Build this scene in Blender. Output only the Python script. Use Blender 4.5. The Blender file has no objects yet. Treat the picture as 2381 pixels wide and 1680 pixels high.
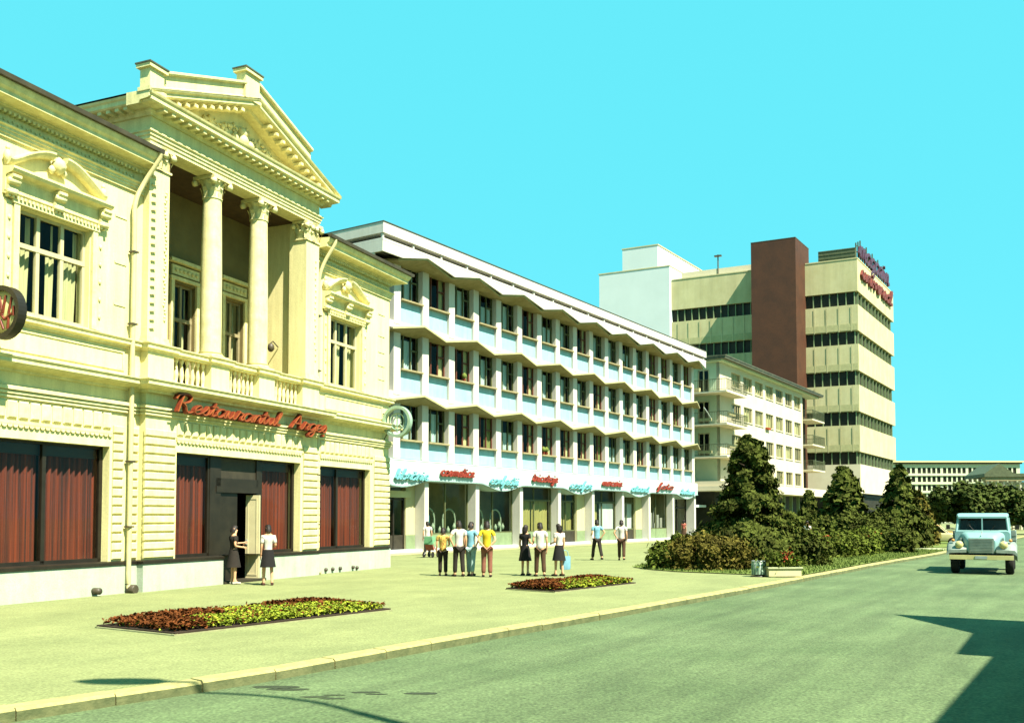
import bpy, bmesh, math, random
import numpy as np
from mathutils import Vector, Matrix, noise as mnoise
random.seed(7)
R = math.radians
SC = bpy.context.scene
COL = SC.collection

# ------------------------------------------------------------------ camera
cam = bpy.data.cameras.new('camera')
cam.sensor_fit = 'HORIZONTAL'; cam.sensor_width = 36.0
cam.lens = 32.81; cam.shift_y = 0.1122
cam.clip_start = 0.1; cam.clip_end = 3000
camo = bpy.data.objects.new('camera', cam); COL.objects.link(camo)
camo.location = (0, 0, 1.85); camo.rotation_euler = (R(92.5), 0, 0)
SC.camera = camo

# ------------------------------------------------------------------ light
SUN_EL = 54.0
SAX, SAY = 0.695, -0.719                     # horizontal direction towards the sun
n_ = math.hypot(SAX, SAY); SAX /= n_; SAY /= n_
to_sun = Vector((SAX*math.cos(R(SUN_EL)), SAY*math.cos(R(SUN_EL)), math.sin(R(SUN_EL))))
sun = bpy.data.lights.new('sun', 'SUN'); sun.energy = 5.0; sun.angle = R(0.5); sun.color = (1.0, 0.93, 0.78)
suno = bpy.data.objects.new('sun', sun); COL.objects.link(suno)
suno.rotation_euler = to_sun.to_track_quat('Z', 'Y').to_euler()
suno.location = (0, 0, 60)
world = bpy.data.worlds.new('World'); SC.world = world; world.use_nodes = True
wn = world.node_tree.nodes; wl = world.node_tree.links
wn.clear()
wo = wn.new('ShaderNodeOutputWorld'); bg = wn.new('ShaderNodeBackground'); bg.inputs[1].default_value = 0.031
sky = wn.new('ShaderNodeTexSky'); sky.sky_type = 'NISHITA'; sky.sun_disc = False
sky.sun_elevation = R(SUN_EL); sky.sun_rotation = math.atan2(SAX, SAY)
hs = wn.new('ShaderNodeMix'); hs.data_type = 'RGBA'; hs.inputs[0].default_value = 0.80
hs.inputs[7].default_value = (1.25, 8.9, 10.0, 1)      # the postcard's even cyan
wl.new(sky.outputs[0], hs.inputs[6]); wl.new(hs.outputs[2], bg.inputs[0]); wl.new(bg.outputs[0], wo.inputs[0])
SC.view_settings.view_transform = 'Standard'; SC.view_settings.look = 'None'
SC.view_settings.gamma = 1; SC.view_settings.use_curve_mapping = False
SC.view_settings.exposure = 1.85
SC.render.engine = 'CYCLES'
SC.cycles.max_bounces = 8; SC.cycles.transparent_max_bounces = 12

# ------------------------------------------------------------------ materials
def srgb(r, g, b):
    f = lambda c: c/12.92 if c <= .04045 else ((c+.055)/1.055)**2.4
    return (f(r/255), f(g/255), f(b/255), 1)

def mat(name, col, rough=.8, var=.12, scale=3.0, bump=0.0, bscale=30.0, col2=None, stretch=None, spec=.3, metal=0.0, ramp=(.35, .65), fine=0.0, streak=0.0, sdir=0.0, sscale=(1, 1, 1), mid=0.0):
    m = bpy.data.materials.new(name); m.use_nodes = True
    nt = m.node_tree; b = nt.nodes['Principled BSDF']
    b.inputs['Roughness'].default_value = rough; b.inputs['Metallic'].default_value = metal
    b.inputs['Specular IOR Level'].default_value = spec
    K = .55
    c = tuple(x*K for x in col[:3])
    d = tuple(x*K for x in col2[:3]) if col2 else tuple(max(0, x*(1-2*var)) for x in c)
    g = nt.nodes.new('ShaderNodeNewGeometry')
    mp = nt.nodes.new('ShaderNodeMapping'); nt.links.new(g.outputs['Position'], mp.inputs[0])
    if stretch: mp.inputs['Scale'].default_value = stretch
    nz = nt.nodes.new('ShaderNodeTexNoise'); nz.inputs['Scale'].default_value = scale; nz.inputs['Detail'].default_value = 8
    nz.inputs['Roughness'].default_value = .65
    nt.links.new(mp.outputs[0], nz.inputs['Vector'])
    rp = nt.nodes.new('ShaderNodeValToRGB')
    rp.color_ramp.elements[0].position = ramp[0]; rp.color_ramp.elements[1].position = ramp[1]
    rp.color_ramp.elements[0].color = d+(1,); rp.color_ramp.elements[1].color = c+(1,)
    nt.links.new(nz.outputs[0], rp.inputs[0])
    last = rp.outputs[0]
    if fine:
        n2 = nt.nodes.new('ShaderNodeTexNoise'); n2.inputs['Scale'].default_value = bscale; n2.inputs['Detail'].default_value = 4
        nt.links.new(g.outputs['Position'], n2.inputs['Vector'])
        mr = nt.nodes.new('ShaderNodeMapRange'); mr.inputs[1].default_value = .3; mr.inputs[2].default_value = .7
        mr.inputs[3].default_value = 1-fine; mr.inputs[4].default_value = 1+fine
        nt.links.new(n2.outputs[0], mr.inputs[0])
        mx = nt.nodes.new('ShaderNodeVectorMath'); mx.operation = 'SCALE'
        nt.links.new(last, mx.inputs[0]); nt.links.new(mr.outputs[0], mx.inputs['Scale']); last = mx.outputs[0]
    for amt, sc_, rot, det in ((streak, sscale, sdir, 5), (mid, (7, 7, 7), 0.0, 10)):
        if not amt: continue
        m2 = nt.nodes.new('ShaderNodeMapping'); nt.links.new(g.outputs['Position'], m2.inputs[0])
        m2.vector_type = 'TEXTURE'; m2.inputs['Rotation'].default_value = (0, 0, rot); m2.inputs['Scale'].default_value = tuple(1/x for x in sc_)
        n4 = nt.nodes.new('ShaderNodeTexNoise'); n4.inputs['Scale'].default_value = 1; n4.inputs['Detail'].default_value = det
        n4.inputs['Roughness'].default_value = .7
        nt.links.new(m2.outputs[0], n4.inputs['Vector'])
        r4 = nt.nodes.new('ShaderNodeMapRange'); r4.inputs[1].default_value = .32; r4.inputs[2].default_value = .66
        r4.inputs[3].default_value = 1-amt; r4.inputs[4].default_value = 1+amt*.5
        nt.links.new(n4.outputs[0], r4.inputs[0])
        v4 = nt.nodes.new('ShaderNodeVectorMath'); v4.operation = 'SCALE'
        nt.links.new(last, v4.inputs[0]); nt.links.new(r4.outputs[0], v4.inputs['Scale']); last = v4.outputs[0]
    nt.links.new(last, b.inputs['Base Color'])
    if bump:
        n3 = nt.nodes.new('ShaderNodeTexNoise'); n3.inputs['Scale'].default_value = bscale; n3.inputs['Detail'].default_value = 6
        nt.links.new(g.outputs['Position'], n3.inputs['Vector'])
        bp = nt.nodes.new('ShaderNodeBump'); bp.inputs['Strength'].default_value = bump; bp.inputs['Distance'].default_value = .02
        nt.links.new(n3.outputs[0], bp.inputs['Height']); nt.links.new(bp.outputs[0], b.inputs['Normal'])
    return m

def glass(name, tint=(.8, .85, .8), refl=.012):
    m = bpy.data.materials.new(name); m.use_nodes = True
    nt = m.node_tree; nt.nodes.clear()
    o = nt.nodes.new('ShaderNodeOutputMaterial'); t = nt.nodes.new('ShaderNodeBsdfTransparent'); g = nt.nodes.new('ShaderNodeBsdfGlossy')
    t.inputs[0].default_value = tint+(1,); g.inputs['Roughness'].default_value = .03
    ly = nt.nodes.new('ShaderNodeLayerWeight'); ly.inputs[0].default_value = .35
    mr = nt.nodes.new('ShaderNodeMapRange'); mr.inputs[3].default_value = refl; mr.inputs[4].default_value = .08
    nt.links.new(ly.outputs['Fresnel'], mr.inputs[0])
    mx = nt.nodes.new('ShaderNodeMixShader'); nt.links.new(mr.outputs[0], mx.inputs[0])
    nt.links.new(t.outputs[0], mx.inputs[1]); nt.links.new(g.outputs[0], mx.inputs[2]); nt.links.new(mx.outputs[0], o.inputs[0])
    return m

def leafmat(name, a, b, scale=1.2, rough=.95, bright=None):
    """foliage: light and dark clumps, each leaf face a bit different"""
    m = mat(name, a, rough, col2=b, scale=scale, ramp=(.3, .7), spec=.0)
    nt = m.node_tree; bs = nt.nodes['Principled BSDF']
    wn_ = nt.nodes.new('ShaderNodeTexNoise'); wn_.inputs['Scale'].default_value = 14
    g = [n for n in nt.nodes if n.type == 'NEW_GEOMETRY'][0]
    nt.links.new(g.outputs['Position'], wn_.inputs['Vector'])
    mr = nt.nodes.new('ShaderNodeMapRange'); mr.inputs[1].default_value = .35; mr.inputs[2].default_value = .65
    mr.inputs[3].default_value = .45; mr.inputs[4].default_value = 1.5
    nt.links.new(wn_.outputs[0], mr.inputs[0])
    src = bs.inputs['Base Color'].links[0].from_socket
    v = nt.nodes.new('ShaderNodeVectorMath'); v.operation = 'SCALE'
    nt.links.new(src, v.inputs[0]); nt.links.new(mr.outputs[0], v.inputs['Scale']); nt.links.new(v.outputs[0], bs.inputs['Base Color'])
    return m

M = {}
M['ivory'] = mat('ivory_plaster', (1.12, 1.03, .50), .85, col2=(1.04, .94, .44), scale=.9, bump=.25, bscale=25, fine=.06, streak=.17, sscale=(4, 4, .35))
M['ivory_trim'] = mat('ivory_trim', (1.14, 1.05, .52), .8, col2=(.92, .82, .37), scale=4, bump=.2, bscale=40, fine=.06, streak=.16, sscale=(6, 6, .5))
M['ivory_frame'] = mat('cream_paint', (.80, .72, .40), .5, var=.06)
M['mint'] = mat('mint_plinth', (.60, .70, .53), .85, col2=(.52, .62, .45), scale=1.5, bump=.3, bscale=40, fine=.08, streak=.12, sscale=(3, 3, .6), mid=.08)
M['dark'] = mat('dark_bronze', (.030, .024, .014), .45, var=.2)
M['curtain'] = mat('red_brown_curtain', (.26, .052, .020), .9, col2=(.055, .022, .018), scale=5.5, stretch=(3, 3, .03), ramp=(.38, .62))
M['curtain_y'] = mat('net_curtain', (.95, .90, .50), .9, col2=(.65, .60, .30), scale=3, stretch=(3, 3, .2))
M['curtain_b'] = mat('pale_blue_curtain', (.85, .98, .98), .9, col2=(.55, .75, .75), scale=3, stretch=(3, 3, .2))
M['curtain_g'] = mat('olive_curtain', (.45, .47, .16), .9, col2=(.30, .32, .11), scale=3, stretch=(3, 3, .2))
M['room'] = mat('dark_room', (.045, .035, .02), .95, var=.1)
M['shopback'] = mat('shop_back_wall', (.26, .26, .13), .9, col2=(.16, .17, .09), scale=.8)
M['glass'] = glass('window_glass')
M['shopglass'] = glass('shop_glass', (.9, .88, .82), .015)
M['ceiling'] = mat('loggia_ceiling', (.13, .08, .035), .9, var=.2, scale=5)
M['roofmetal'] = mat('roof_tin', (.17, .17, .10), .55, var=.25, scale=2, metal=.2)
M['gutter'] = mat('gutter_tin', (.12, .10, .06), .5, var=.2)
M['pipe'] = mat('downpipe_paint', (.85, .76, .38), .5, var=.1)
M['sign_red'] = mat('sign_red_brown', (.32, .055, .02), .5, var=.25, scale=8)
M['sign_edge'] = mat('sign_orange', (.50, .13, .03), .5, var=.2)
M['white'] = mat('white_render', (.84, .80, .70), .8, col2=(.76, .74, .64), scale=.8, bump=.15, fine=.04, streak=.10, sscale=(3, 3, .25))
M['panel'] = mat('pale_blue_panel', (.42, .74, .78), .6, col2=(.36, .66, .70), scale=1.1, fine=.04, streak=.12, sscale=(3, 3, .4))
M['band'] = mat('pale_band', (.62, .82, .76), .75, col2=(.54, .74, .70), scale=.9, fine=.04)
M['edge'] = mat('canopy_edge_concrete', (.62, .60, .30), .9, var=.1)
M['kerb_face'] = mat('grimy_kerb_face', (.20, .22, .09), .95, col2=(.10, .13, .05), scale=5, bump=.4, bscale=30)
M['soffit'] = mat('canopy_concrete', (.46, .40, .21), .9, col2=(.34, .29, .14), scale=2.5, fine=.08)  # deeper than the edge tone: shade under the canopies put into the colour
M['olive_frame'] = mat('olive_frame', (.16, .18, .07), .6, var=.15)
M['red_frame'] = mat('red_brown_frame', (.22, .07, .04), .6, var=.15)
M['riser'] = mat('stall_riser', (.30, .40, .20), .7, col2=(.22, .30, .15), scale=3)
M['riser_dark'] = mat('dark_riser', (.06, .05, .03), .6, var=.2)
M['beige'] = mat('beige_concrete', (.78, .72, .40), .85, col2=(.68, .62, .32), scale=.5, fine=.05, streak=.14, sscale=(.9, .9, .08))
M['blank'] = mat('white_blank_wall', (.84, .94, .92), .85, col2=(.78, .88, .86), scale=.3, fine=.03)
M['brown'] = mat('brown_cladding', (.105, .036, .013), .7, col2=(.072, .026, .010), scale=.6, fine=.12, bscale=6)
M['darkglass'] = mat('dark_strip_glass', (.05, .045, .028), .55, var=.25, scale=.8, spec=.2)
M['apt'] = mat('cream_render', (.88, .80, .58), .85, col2=(.80, .72, .50), scale=.5, fine=.04)
M['aptside'] = mat('pale_green_render', (.72, .85, .58), .85, col2=(.62, .75, .50), scale=.7, fine=.05)
M['rail'] = mat('iron_railing', (.14, .17, .08), .6, var=.2)
M['farwall'] = mat('far_block_render', (.72, .78, .52), .85, col2=(.66, .72, .48), scale=.2)
M['pavement'] = mat('pavement_asphalt', (.310, .345, .135), .95, col2=(.240, .275, .105), scale=.55, bump=.45, bscale=26, fine=.28, streak=.10, sscale=(.5, 1.6, 1), sdir=R(60), mid=.16)
M['kerb'] = mat('kerb_concrete', (.56, .50, .19), .9, col2=(.38, .34, .13), scale=5, bump=.4, bscale=30, fine=.1)
M['road'] = mat('road_asphalt', (.158, .225, .094), .95, col2=(.104, .162, .062), scale=.35, bump=.6, bscale=26, fine=.40, streak=.26, sscale=(.16, 1.5, 1), sdir=R(58), mid=.20)
M['ground'] = mat('ground_far', (.30, .33, .14), .95, var=.15, scale=.1)
M['grass'] = mat('grass', (.21, .28, .050), .95, col2=(.12, .18, .030), scale=2.5, bump=.5, bscale=40, fine=.25)
M['soil'] = mat('soil', (.05, .03, .015), .95, var=.2)
M['edging'] = mat('bed_edging', (.42, .44, .22), .9, var=.15, scale=6)
M['stone'] = mat('pale_stone', (.62, .66, .38), .9, var=.1, scale=6)
M['bark'] = mat('bark', (.07, .045, .025), .9, var=.25, scale=8)
M['conifer'] = leafmat('dark_conifer', (.125, .155, .030), (.038, .042, .013), 1.3)
M['juniper'] = leafmat('juniper', (.18, .235, .036), (.060, .072, .017), 1.3)
M['juniper_red'] = leafmat('bronzed_juniper', (.20, .17, .034), (.070, .062, .018), 1.6)
M['broad'] = leafmat('broadleaf', (.10, .135, .032), (.040, .052, .018), .6)
M['bed_y'] = leafmat('yellow_green_plants', (.44, .46, .045), (.14, .24, .03), 3.5)
M['bed_r'] = leafmat('red_brown_plants', (.20, .065, .020), (.075, .030, .012), 3.5)
M['rose'] = leafmat('red_roses', (.55, .12, .05), (.30, .06, .03), 3)
M['skin'] = mat('skin', (.85, .47, .25), .6, var=.05)
M['hair'] = mat('dark_hair', (.020, .012, .008), .6, var=.1)
M['steel'] = mat('pale_metal', (.55, .62, .55), .45, var=.1, metal=.3)
M['cream_sign'] = mat('cream_enamel', (.80, .72, .30), .4, var=.08)
M['ring'] = mat('pale_green_enamel', (.40, .58, .42), .4, var=.1)
M['sign_cyan'] = mat('pale_cyan_lettering', (.22, .62, .66), .5, var=.15)
M['blue_sign'] = mat('pale_blue_sign', (.12, .52, .60), .4, var=.15)
M['green_sign'] = mat('green_sign_edge', (.10, .35, .12), .5, var=.1)
M['tower_red'] = mat('tower_sign_red', (.26, .05, .035), .6, var=.2)
M['redneon'] = mat('red_sign', (.38, .050, .025), .45, var=.15)
M['violet'] = mat('violet_sign', (.13, .05, .09), .5, var=.2)
M['loggia_shade'] = mat('loggia_shaded_plaster', (.30, .24, .09), .85, col2=(.24, .19, .07), scale=1.5, bump=.2)  # back wall plaster darkened, the loggia's shade is put into its colour
M['truckblue'] = mat('truck_blue', (.30, .54, .52), .45, var=.08, scale=3)
M['truckgrey'] = mat('truck_grey_green', (.34, .42, .35), .55, var=.15, scale=4)
M['tar'] = mat('tar', (.05, .07, .03), .8, var=.2)
M['tyre'] = mat('tyre', (.020, .018, .014), .9, var=.1)
M['carorange'] = mat('orange_car', (.70, .30, .05), .4, var=.05)
M['carcream'] = mat('cream_car', (.80, .72, .35), .4, var=.05)
M['shade_house'] = mat('grey_render', (.45, .42, .28), .9, var=.1)
_cl = {}
def cloth(name, c):
    if name not in _cl: _cl[name] = mat('cloth_'+name, c, .9, var=.12, scale=9)
    return _cl[name]

# ------------------------------------------------------------------ mesh helpers
class MB:
    ox = 0.0
    def __init__(s): s.v = []; s.f = []; s.mi = []; s.sm = []; s.cur = 0
    def add(s, vs, fs, smooth=False):
        b = len(s.v); s.v += [tuple(v) for v in vs]
        for f in fs:
            s.f.append(tuple(b+i for i in f)); s.mi.append(s.cur); s.sm.append(smooth)
    def box(s, x0, x1, y0, y1, z0, z1):
        if x1 < x0: x0, x1 = x1, x0
        if y1 < y0: y0, y1 = y1, y0
        if z1 < z0: z0, z1 = z1, z0
        s.add([(x0,y0,z0),(x1,y0,z0),(x1,y1,z0),(x0,y1,z0),(x0,y0,z1),(x1,y0,z1),(x1,y1,z1),(x0,y1,z1)],
              [(0,3,2,1),(4,5,6,7),(0,1,5,4),(1,2,6,5),(2,3,7,6),(3,0,4,7)])
        return s
    def bevbox(s, x0, x1, y0, y1, z0, z1, b=.02):
        """block whose front (low y) edges are chamfered"""
        s.add([(x0,y1,z0),(x1,y1,z0),(x1,y1,z1),(x0,y1,z1),(x0,y0+b,z0),(x1,y0+b,z0),(x1,y0+b,z1),(x0,y0+b,z1),
               (x0+b,y0,z0+b),(x1-b,y0,z0+b),(x1-b,y0,z1-b),(x0+b,y0,z1-b)],
              [(0,3,2,1),(0,1,5,4),(1,2,6,5),(2,3,7,6),(3,0,4,7),(4,5,9,8),(5,6,10,9),(6,7,11,10),(7,4,8,11),(8,9,10,11)])
        return s
    def quad(s, a, b, c, d): s.add([a,b,c,d], [(0,1,2,3)]); return s
    def prism(s, poly, z0, z1):
        n = len(poly)
        s.add([(x,y,z0) for x,y in poly]+[(x,y,z1) for x,y in poly],
              [tuple(range(n-1,-1,-1)), tuple(range(n,2*n))]+[(i,(i+1)%n,n+(i+1)%n,n+i) for i in range(n)])
        return s
    def yprism(s, poly, y0, y1):
        """poly in (x, z), extruded along y"""
        n = len(poly)
        s.add([(x,y0,z) for x,z in poly]+[(x,y1,z) for x,z in poly],
              [tuple(range(n)), tuple(range(2*n-1,n-1,-1))]+[(i,n+i,n+(i+1)%n,(i+1)%n) for i in range(n)])
        return s
    def tube(s, pts, r, k=8, cap=True):
        pts = [Vector(p) for p in pts]; n = len(pts); rings = []
        up = Vector((0,0,1))
        for i,p in enumerate(pts):
            t = (pts[min(i+1,n-1)]-pts[max(i-1,0)]).normalized()
            a = t.cross(up)
            if a.length < .05: a = t.cross(Vector((0,1,0)))
            a.normalize(); b = a.cross(t)
            rr = r[i] if isinstance(r,(list,tuple)) else r
            rings.append([p+(a*math.cos(2*math.pi*j/k)+b*math.sin(2*math.pi*j/k))*rr for j in range(k)])
        fs = []
        for i in range(n-1):
            for j in range(k): fs.append((i*k+j, i*k+(j+1)%k, (i+1)*k+(j+1)%k, (i+1)*k+j))
        s.add([v for r_ in rings for v in r_], fs, True)
        if cap:
            s.add(rings[0], [tuple(range(k-1,-1,-1))]); s.add(rings[-1], [tuple(range(k))])
        return s
    def lathe(s, prof, c=(0,0,0), k=20, axis='z'):
        vs = []; fs = []
        for r,z in prof:
            for j in range(k):
                a = 2*math.pi*j/k
                p = (r*math.cos(a), r*math.sin(a), z)
                if axis == 'x': p = (z, p[0], p[1])
                if axis == 'y': p = (p[0], z, p[1])
                vs.append((c[0]+p[0], c[1]+p[1], c[2]+p[2]))
        n = len(prof)
        for i in range(n-1):
            for j in range(k): fs.append((i*k+j, i*k+(j+1)%k, (i+1)*k+(j+1)%k, (i+1)*k+j))
        s.add(vs, fs, True)
        s.add(vs[:k], [tuple(range(k-1,-1,-1))]); s.add(vs[-k:], [tuple(range(k))])
        return s
    def mold(s, path, prof):
        """sweep a closed (outward, z) profile along a plan path; outward is to the right of the path"""
        n = len(path); m = len(prof); P = [Vector(p) for p in path]; rows = []
        rn = []
        for i in range(n-1):
            t = (P[i+1]-P[i]).normalized(); rn.append(Vector((t.y,-t.x)))
        for i in range(n):
            if i == 0: mt = rn[0]
            elif i == n-1: mt = rn[-1]
            else: mt = (rn[i-1]+rn[i])/(1+rn[i-1].dot(rn[i]))
            rows.append([(P[i].x+mt.x*o, P[i].y+mt.y*o, z) for o,z in prof])
        fs = []
        for i in range(n-1):
            for j in range(m): fs.append((i*m+j, (i+1)*m+j, (i+1)*m+(j+1)%m, i*m+(j+1)%m))
        s.add([v for r_ in rows for v in r_], fs)
        s.add(rows[0], [tuple(range(m))]); s.add(rows[-1], [tuple(range(m-1,-1,-1))])
        return s
    def extr(s, p0, p1, prof):
        """extrude a (outward -y, dz) profile from p0 to p1"""
        m = len(prof)
        a = [(p0[0], p0[1]-o, p0[2]+z) for o,z in prof]; b = [(p1[0], p1[1]-o, p1[2]+z) for o,z in prof]
        s.add(a+b, [(j, m+j, m+(j+1)%m, (j+1)%m) for j in range(m)]+[tuple(range(m)), tuple(range(2*m-1,m-1,-1))])
        return s
    def wall(s, x0, x1, z0, z1, yf, t, ops):
        """wall sheet with rectangular openings (xa, xb, za, zb) and reveals"""
        xs = sorted(set([x0,x1]+[v for o in ops for v in (o[0],o[1])])); zs = sorted(set([z0,z1]+[v for o in ops for v in (o[2],o[3])]))
        xs = [x for x in xs if x0 <= x <= x1]; zs = [z for z in zs if z0 <= z <= z1]
        for i in range(len(xs)-1):
            for j in range(len(zs)-1):
                cx, cz = (xs[i]+xs[i+1])/2, (zs[j]+zs[j+1])/2
                if any(o[0] < cx < o[1] and o[2] < cz < o[3] for o in ops): continue
                s.quad((xs[i],yf,zs[j]),(xs[i+1],yf,zs[j]),(xs[i+1],yf,zs[j+1]),(xs[i],yf,zs[j+1]))
        yb = yf+t
        for a,b,c,d in ops:
            s.quad((a,yf,c),(a,yf,d),(a,yb,d),(a,yb,c)); s.quad((b,yf,d),(b,yf,c),(b,yb,c),(b,yb,d))
            if d < z1+1e-6: s.quad((a,yf,d),(b,yf,d),(b,yb,d),(a,yb,d))
            s.quad((b,yf,c),(a,yf,c),(a,yb,c),(b,yb,c))
        s.quad((x0,yf,z1),(x1,yf,z1),(x1,yb,z1),(x0,yb,z1)); s.quad((x0,yf,z0),(x0,yf,z1),(x0,yb,z1),(x0,yb,z0)); s.quad((x1,yf,z0),(x1,yb,z0),(x1,yb,z1),(x1,yf,z1))
        return s
    def mesh(s, name, mats, ox=0.0, loc=(0,0,0)):
        me = bpy.data.meshes.new(name)
        v = np.array(s.v, dtype=float).reshape(-1,3) - np.array([ox+loc[0], loc[1], loc[2]])
        me.from_pydata(v.tolist(), [], s.f)
        for m in (mats if isinstance(mats,(list,tuple)) else [mats]): me.materials.append(M[m] if isinstance(m,str) else m)
        me.polygons.foreach_set('material_index', s.mi); me.polygons.foreach_set('use_smooth', s.sm)
        me.update(); return me
    def build(s, name, mats, parent=None, loc=None, ox=None):
        """one mesh object; with loc the object's own origin is there"""
        o_ = ox if ox is not None else (OX.get(root_of(parent), 0.0) if parent else 0.0)
        if loc is None: me = s.mesh(name, mats, o_); o = link(name, me, parent)
        else:
            me = s.mesh(name, mats, 0.0, loc); o = link(name, me, parent)
            o.location = (loc[0]-o_, loc[1], loc[2])
        return o
OX = {}
def root_of(o):
    while o.parent: o = o.parent
    return o
def link(name, me, parent=None):
    o = bpy.data.objects.new(name, me); COL.objects.link(o)
    if parent: o.parent = parent
    return o
def tag(o, label=None, cat=None, group=None, kind=None):
    if label: o['label'] = label
    if cat: o['category'] = cat
    if group: o['group'] = group
    if kind: o['kind'] = kind
    return o
def empty(name, loc=(0,0,0), rz=0.0, ox=0.0):
    o = bpy.data.objects.new(name, None); COL.objects.link(o); o.empty_display_size = .3
    o.location = loc; o.rotation_euler = (0,0,rz); OX[o] = ox
    return o
def copy_tree(o, parent=None):
    c = o.copy(); COL.objects.link(c)
    if parent: c.parent = parent
    for ch in list(o.children): copy_tree(ch, c)
    return c
def frame(name, off, phi, s0):
    """empty on a street facade: local x runs along the street, local y into the building"""
    d = (math.sin(phi), math.cos(phi)); n = (math.cos(phi), -math.sin(phi))
    return empty(name, (n[0]*off+d[0]*s0, n[1]*off+d[1]*s0, 0), math.pi/2-phi, s0)
PL, PW = R(22.6), R(32.87)
def smooth_line(pts, k=5):
    P = [Vector(p) for p in pts]
    if len(P) < 3: return P
    out = []
    Q = [2*P[0]-P[1]]+P+[2*P[-1]-P[-2]]
    for i in range(1, len(Q)-2):
        for j in range(k):
            t = j/k; a,b,c,d = Q[i-1],Q[i],Q[i+1],Q[i+2]
            out.append(.5*((2*b)+(c-a)*t+(2*a-5*b+4*c-d)*t*t+(3*b-a-3*c+d)*t**3))
    out.append(P[-1]); return out
# ------------------------------------------------------------------ script lettering (single strokes, x-height 1)
G = {
'a': (.95, [[(.8,.85),(.45,1),(.1,.6),(.15,.12),(.45,.02),(.75,.4),(.82,.95)],[(.82,.95),(.75,.2),(.85,.02),(1.0,.15)]]),
'ă': (.95, [[(.8,.85),(.45,1),(.1,.6),(.15,.12),(.45,.02),(.75,.4),(.82,.95)],[(.82,.95),(.75,.2),(.85,.02),(1.0,.15)],[(.3,1.45),(.5,1.28),(.72,1.45)]]),
'b': (.85, [[(0,.3),(.35,1.4),(.4,1.85),(.25,1.8),(.12,1.0),(.12,.25),(.35,.02),(.65,.3),(.6,.8),(.9,.75)]]),
'c': (.75, [[(.7,.8),(.45,1),(.12,.6),(.15,.15),(.45,.0),(.8,.25)]]),
'e': (.75, [[(.1,.35),(.5,.55),(.62,.85),(.42,1),(.15,.65),(.15,.2),(.4,.0),(.8,.25)]]),
'f': (.65, [[(0,.2),(.4,1.1),(.6,1.75),(.45,1.85),(.3,1.3),(.2,-.3),(.1,-.75),(.25,-.7),(.35,-.1),(.7,.3)]]),
'g': (.9, [[(.8,.85),(.45,1),(.1,.6),(.15,.15),(.45,.05),(.75,.45),(.82,.95)],[(.82,.95),(.75,-.3),(.5,-.8),(.15,-.65),(.3,-.3),(.95,.2)]]),
'i': (.5, [[(0,.2),(.25,.95)],[(.25,.95),(.2,.2),(.3,.02),(.5,.2)],[(.27,1.35),(.33,1.45)]]),
'j': (.5, [[(0,.2),(.3,.95),(.25,-.4),(.05,-.75),(-.1,-.55),(.2,-.2),(.55,.2)],[(.32,1.35),(.38,1.45)]]),
'l': (.5, [[(0,.2),(.35,1.2),(.42,1.8),(.28,1.82),(.2,1.2),(.18,.25),(.32,.0),(.55,.2)]]),
'm': (1.35, [[(0,.2),(.2,.95),(.18,.0)],[(.18,.0),(.35,.75),(.55,.98),(.65,.75),(.63,.0)],[(.63,.0),(.8,.75),(1.0,.98),(1.1,.75),(1.08,.15),(1.2,.02),(1.35,.2)]]),
'n': (.95, [[(0,.2),(.2,.95),(.18,.0)],[(.18,.0),(.35,.75),(.58,.98),(.7,.75),(.67,.15),(.8,.02),(.97,.2)]]),
'o': (.85, [[(.45,1),(.12,.6),(.18,.1),(.5,.02),(.75,.4),(.65,.9),(.45,1),(.6,.78),(.9,.8)]]),
'r': (.7, [[(0,.2),(.2,.8),(.25,1.1),(.4,.9),(.62,.88),(.52,.4),(.55,.05),(.75,.2)]]),
's': (.7, [[(0,.15),(.35,.7),(.42,1.05),(.55,.6),(.5,.1),(.25,.0),(.1,.2)],[(.5,.1),(.75,.2)]]),
'ș': (.7, [[(0,.15),(.35,.7),(.42,1.05),(.55,.6),(.5,.1),(.25,.0),(.1,.2)],[(.4,-.25),(.42,-.4),(.3,-.58)]]),
't': (.55, [[(0,.2),(.3,1.1),(.35,1.6)],[(.35,1.6),(.22,.3),(.32,.02),(.58,.2)],[(.05,1.12),(.6,1.15)]]),
'ț': (.55, [[(0,.2),(.3,1.1),(.35,1.6)],[(.35,1.6),(.22,.3),(.32,.02),(.58,.2)],[(.05,1.12),(.6,1.15)],[(.3,-.25),(.32,-.4),(.2,-.58)]]),
'u': (.95, [[(0,.2),(.2,.95)],[(.2,.95),(.15,.3),(.32,.02),(.6,.35),(.7,.95)],[(.7,.95),(.67,.2),(.8,.02),(.97,.2)]]),
'v': (.85, [[(0,.5),(.18,.95),(.35,.05)],[(.35,.05),(.65,.6),(.6,.95),(.9,.85)]]),
'z': (.8, [[(.05,.8),(.3,1),(.65,.9),(.4,.5),(.1,.05)],[(.1,.05),(.45,.12),(.8,.1)]]),
'R': (1.45, [[(.32,1.95),(.26,1.0),(.22,.0)],[(-.2,1.45),(-.05,1.95),(.5,2.15),(.98,1.9),(.95,1.35),(.55,1.08),(.28,1.1)],[(.4,1.08),(.7,.75),(.9,.2),(1.1,.0),(1.42,.2)]]),
'A': (1.3, [[(-.05,.05),(.3,1.0),(.68,2.05)],[(.68,2.05),(.85,1.0),(1.0,.05),(1.3,.2)],[(.12,.72),(1.0,.72)]]),
' ': (.8, []),
}
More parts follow.
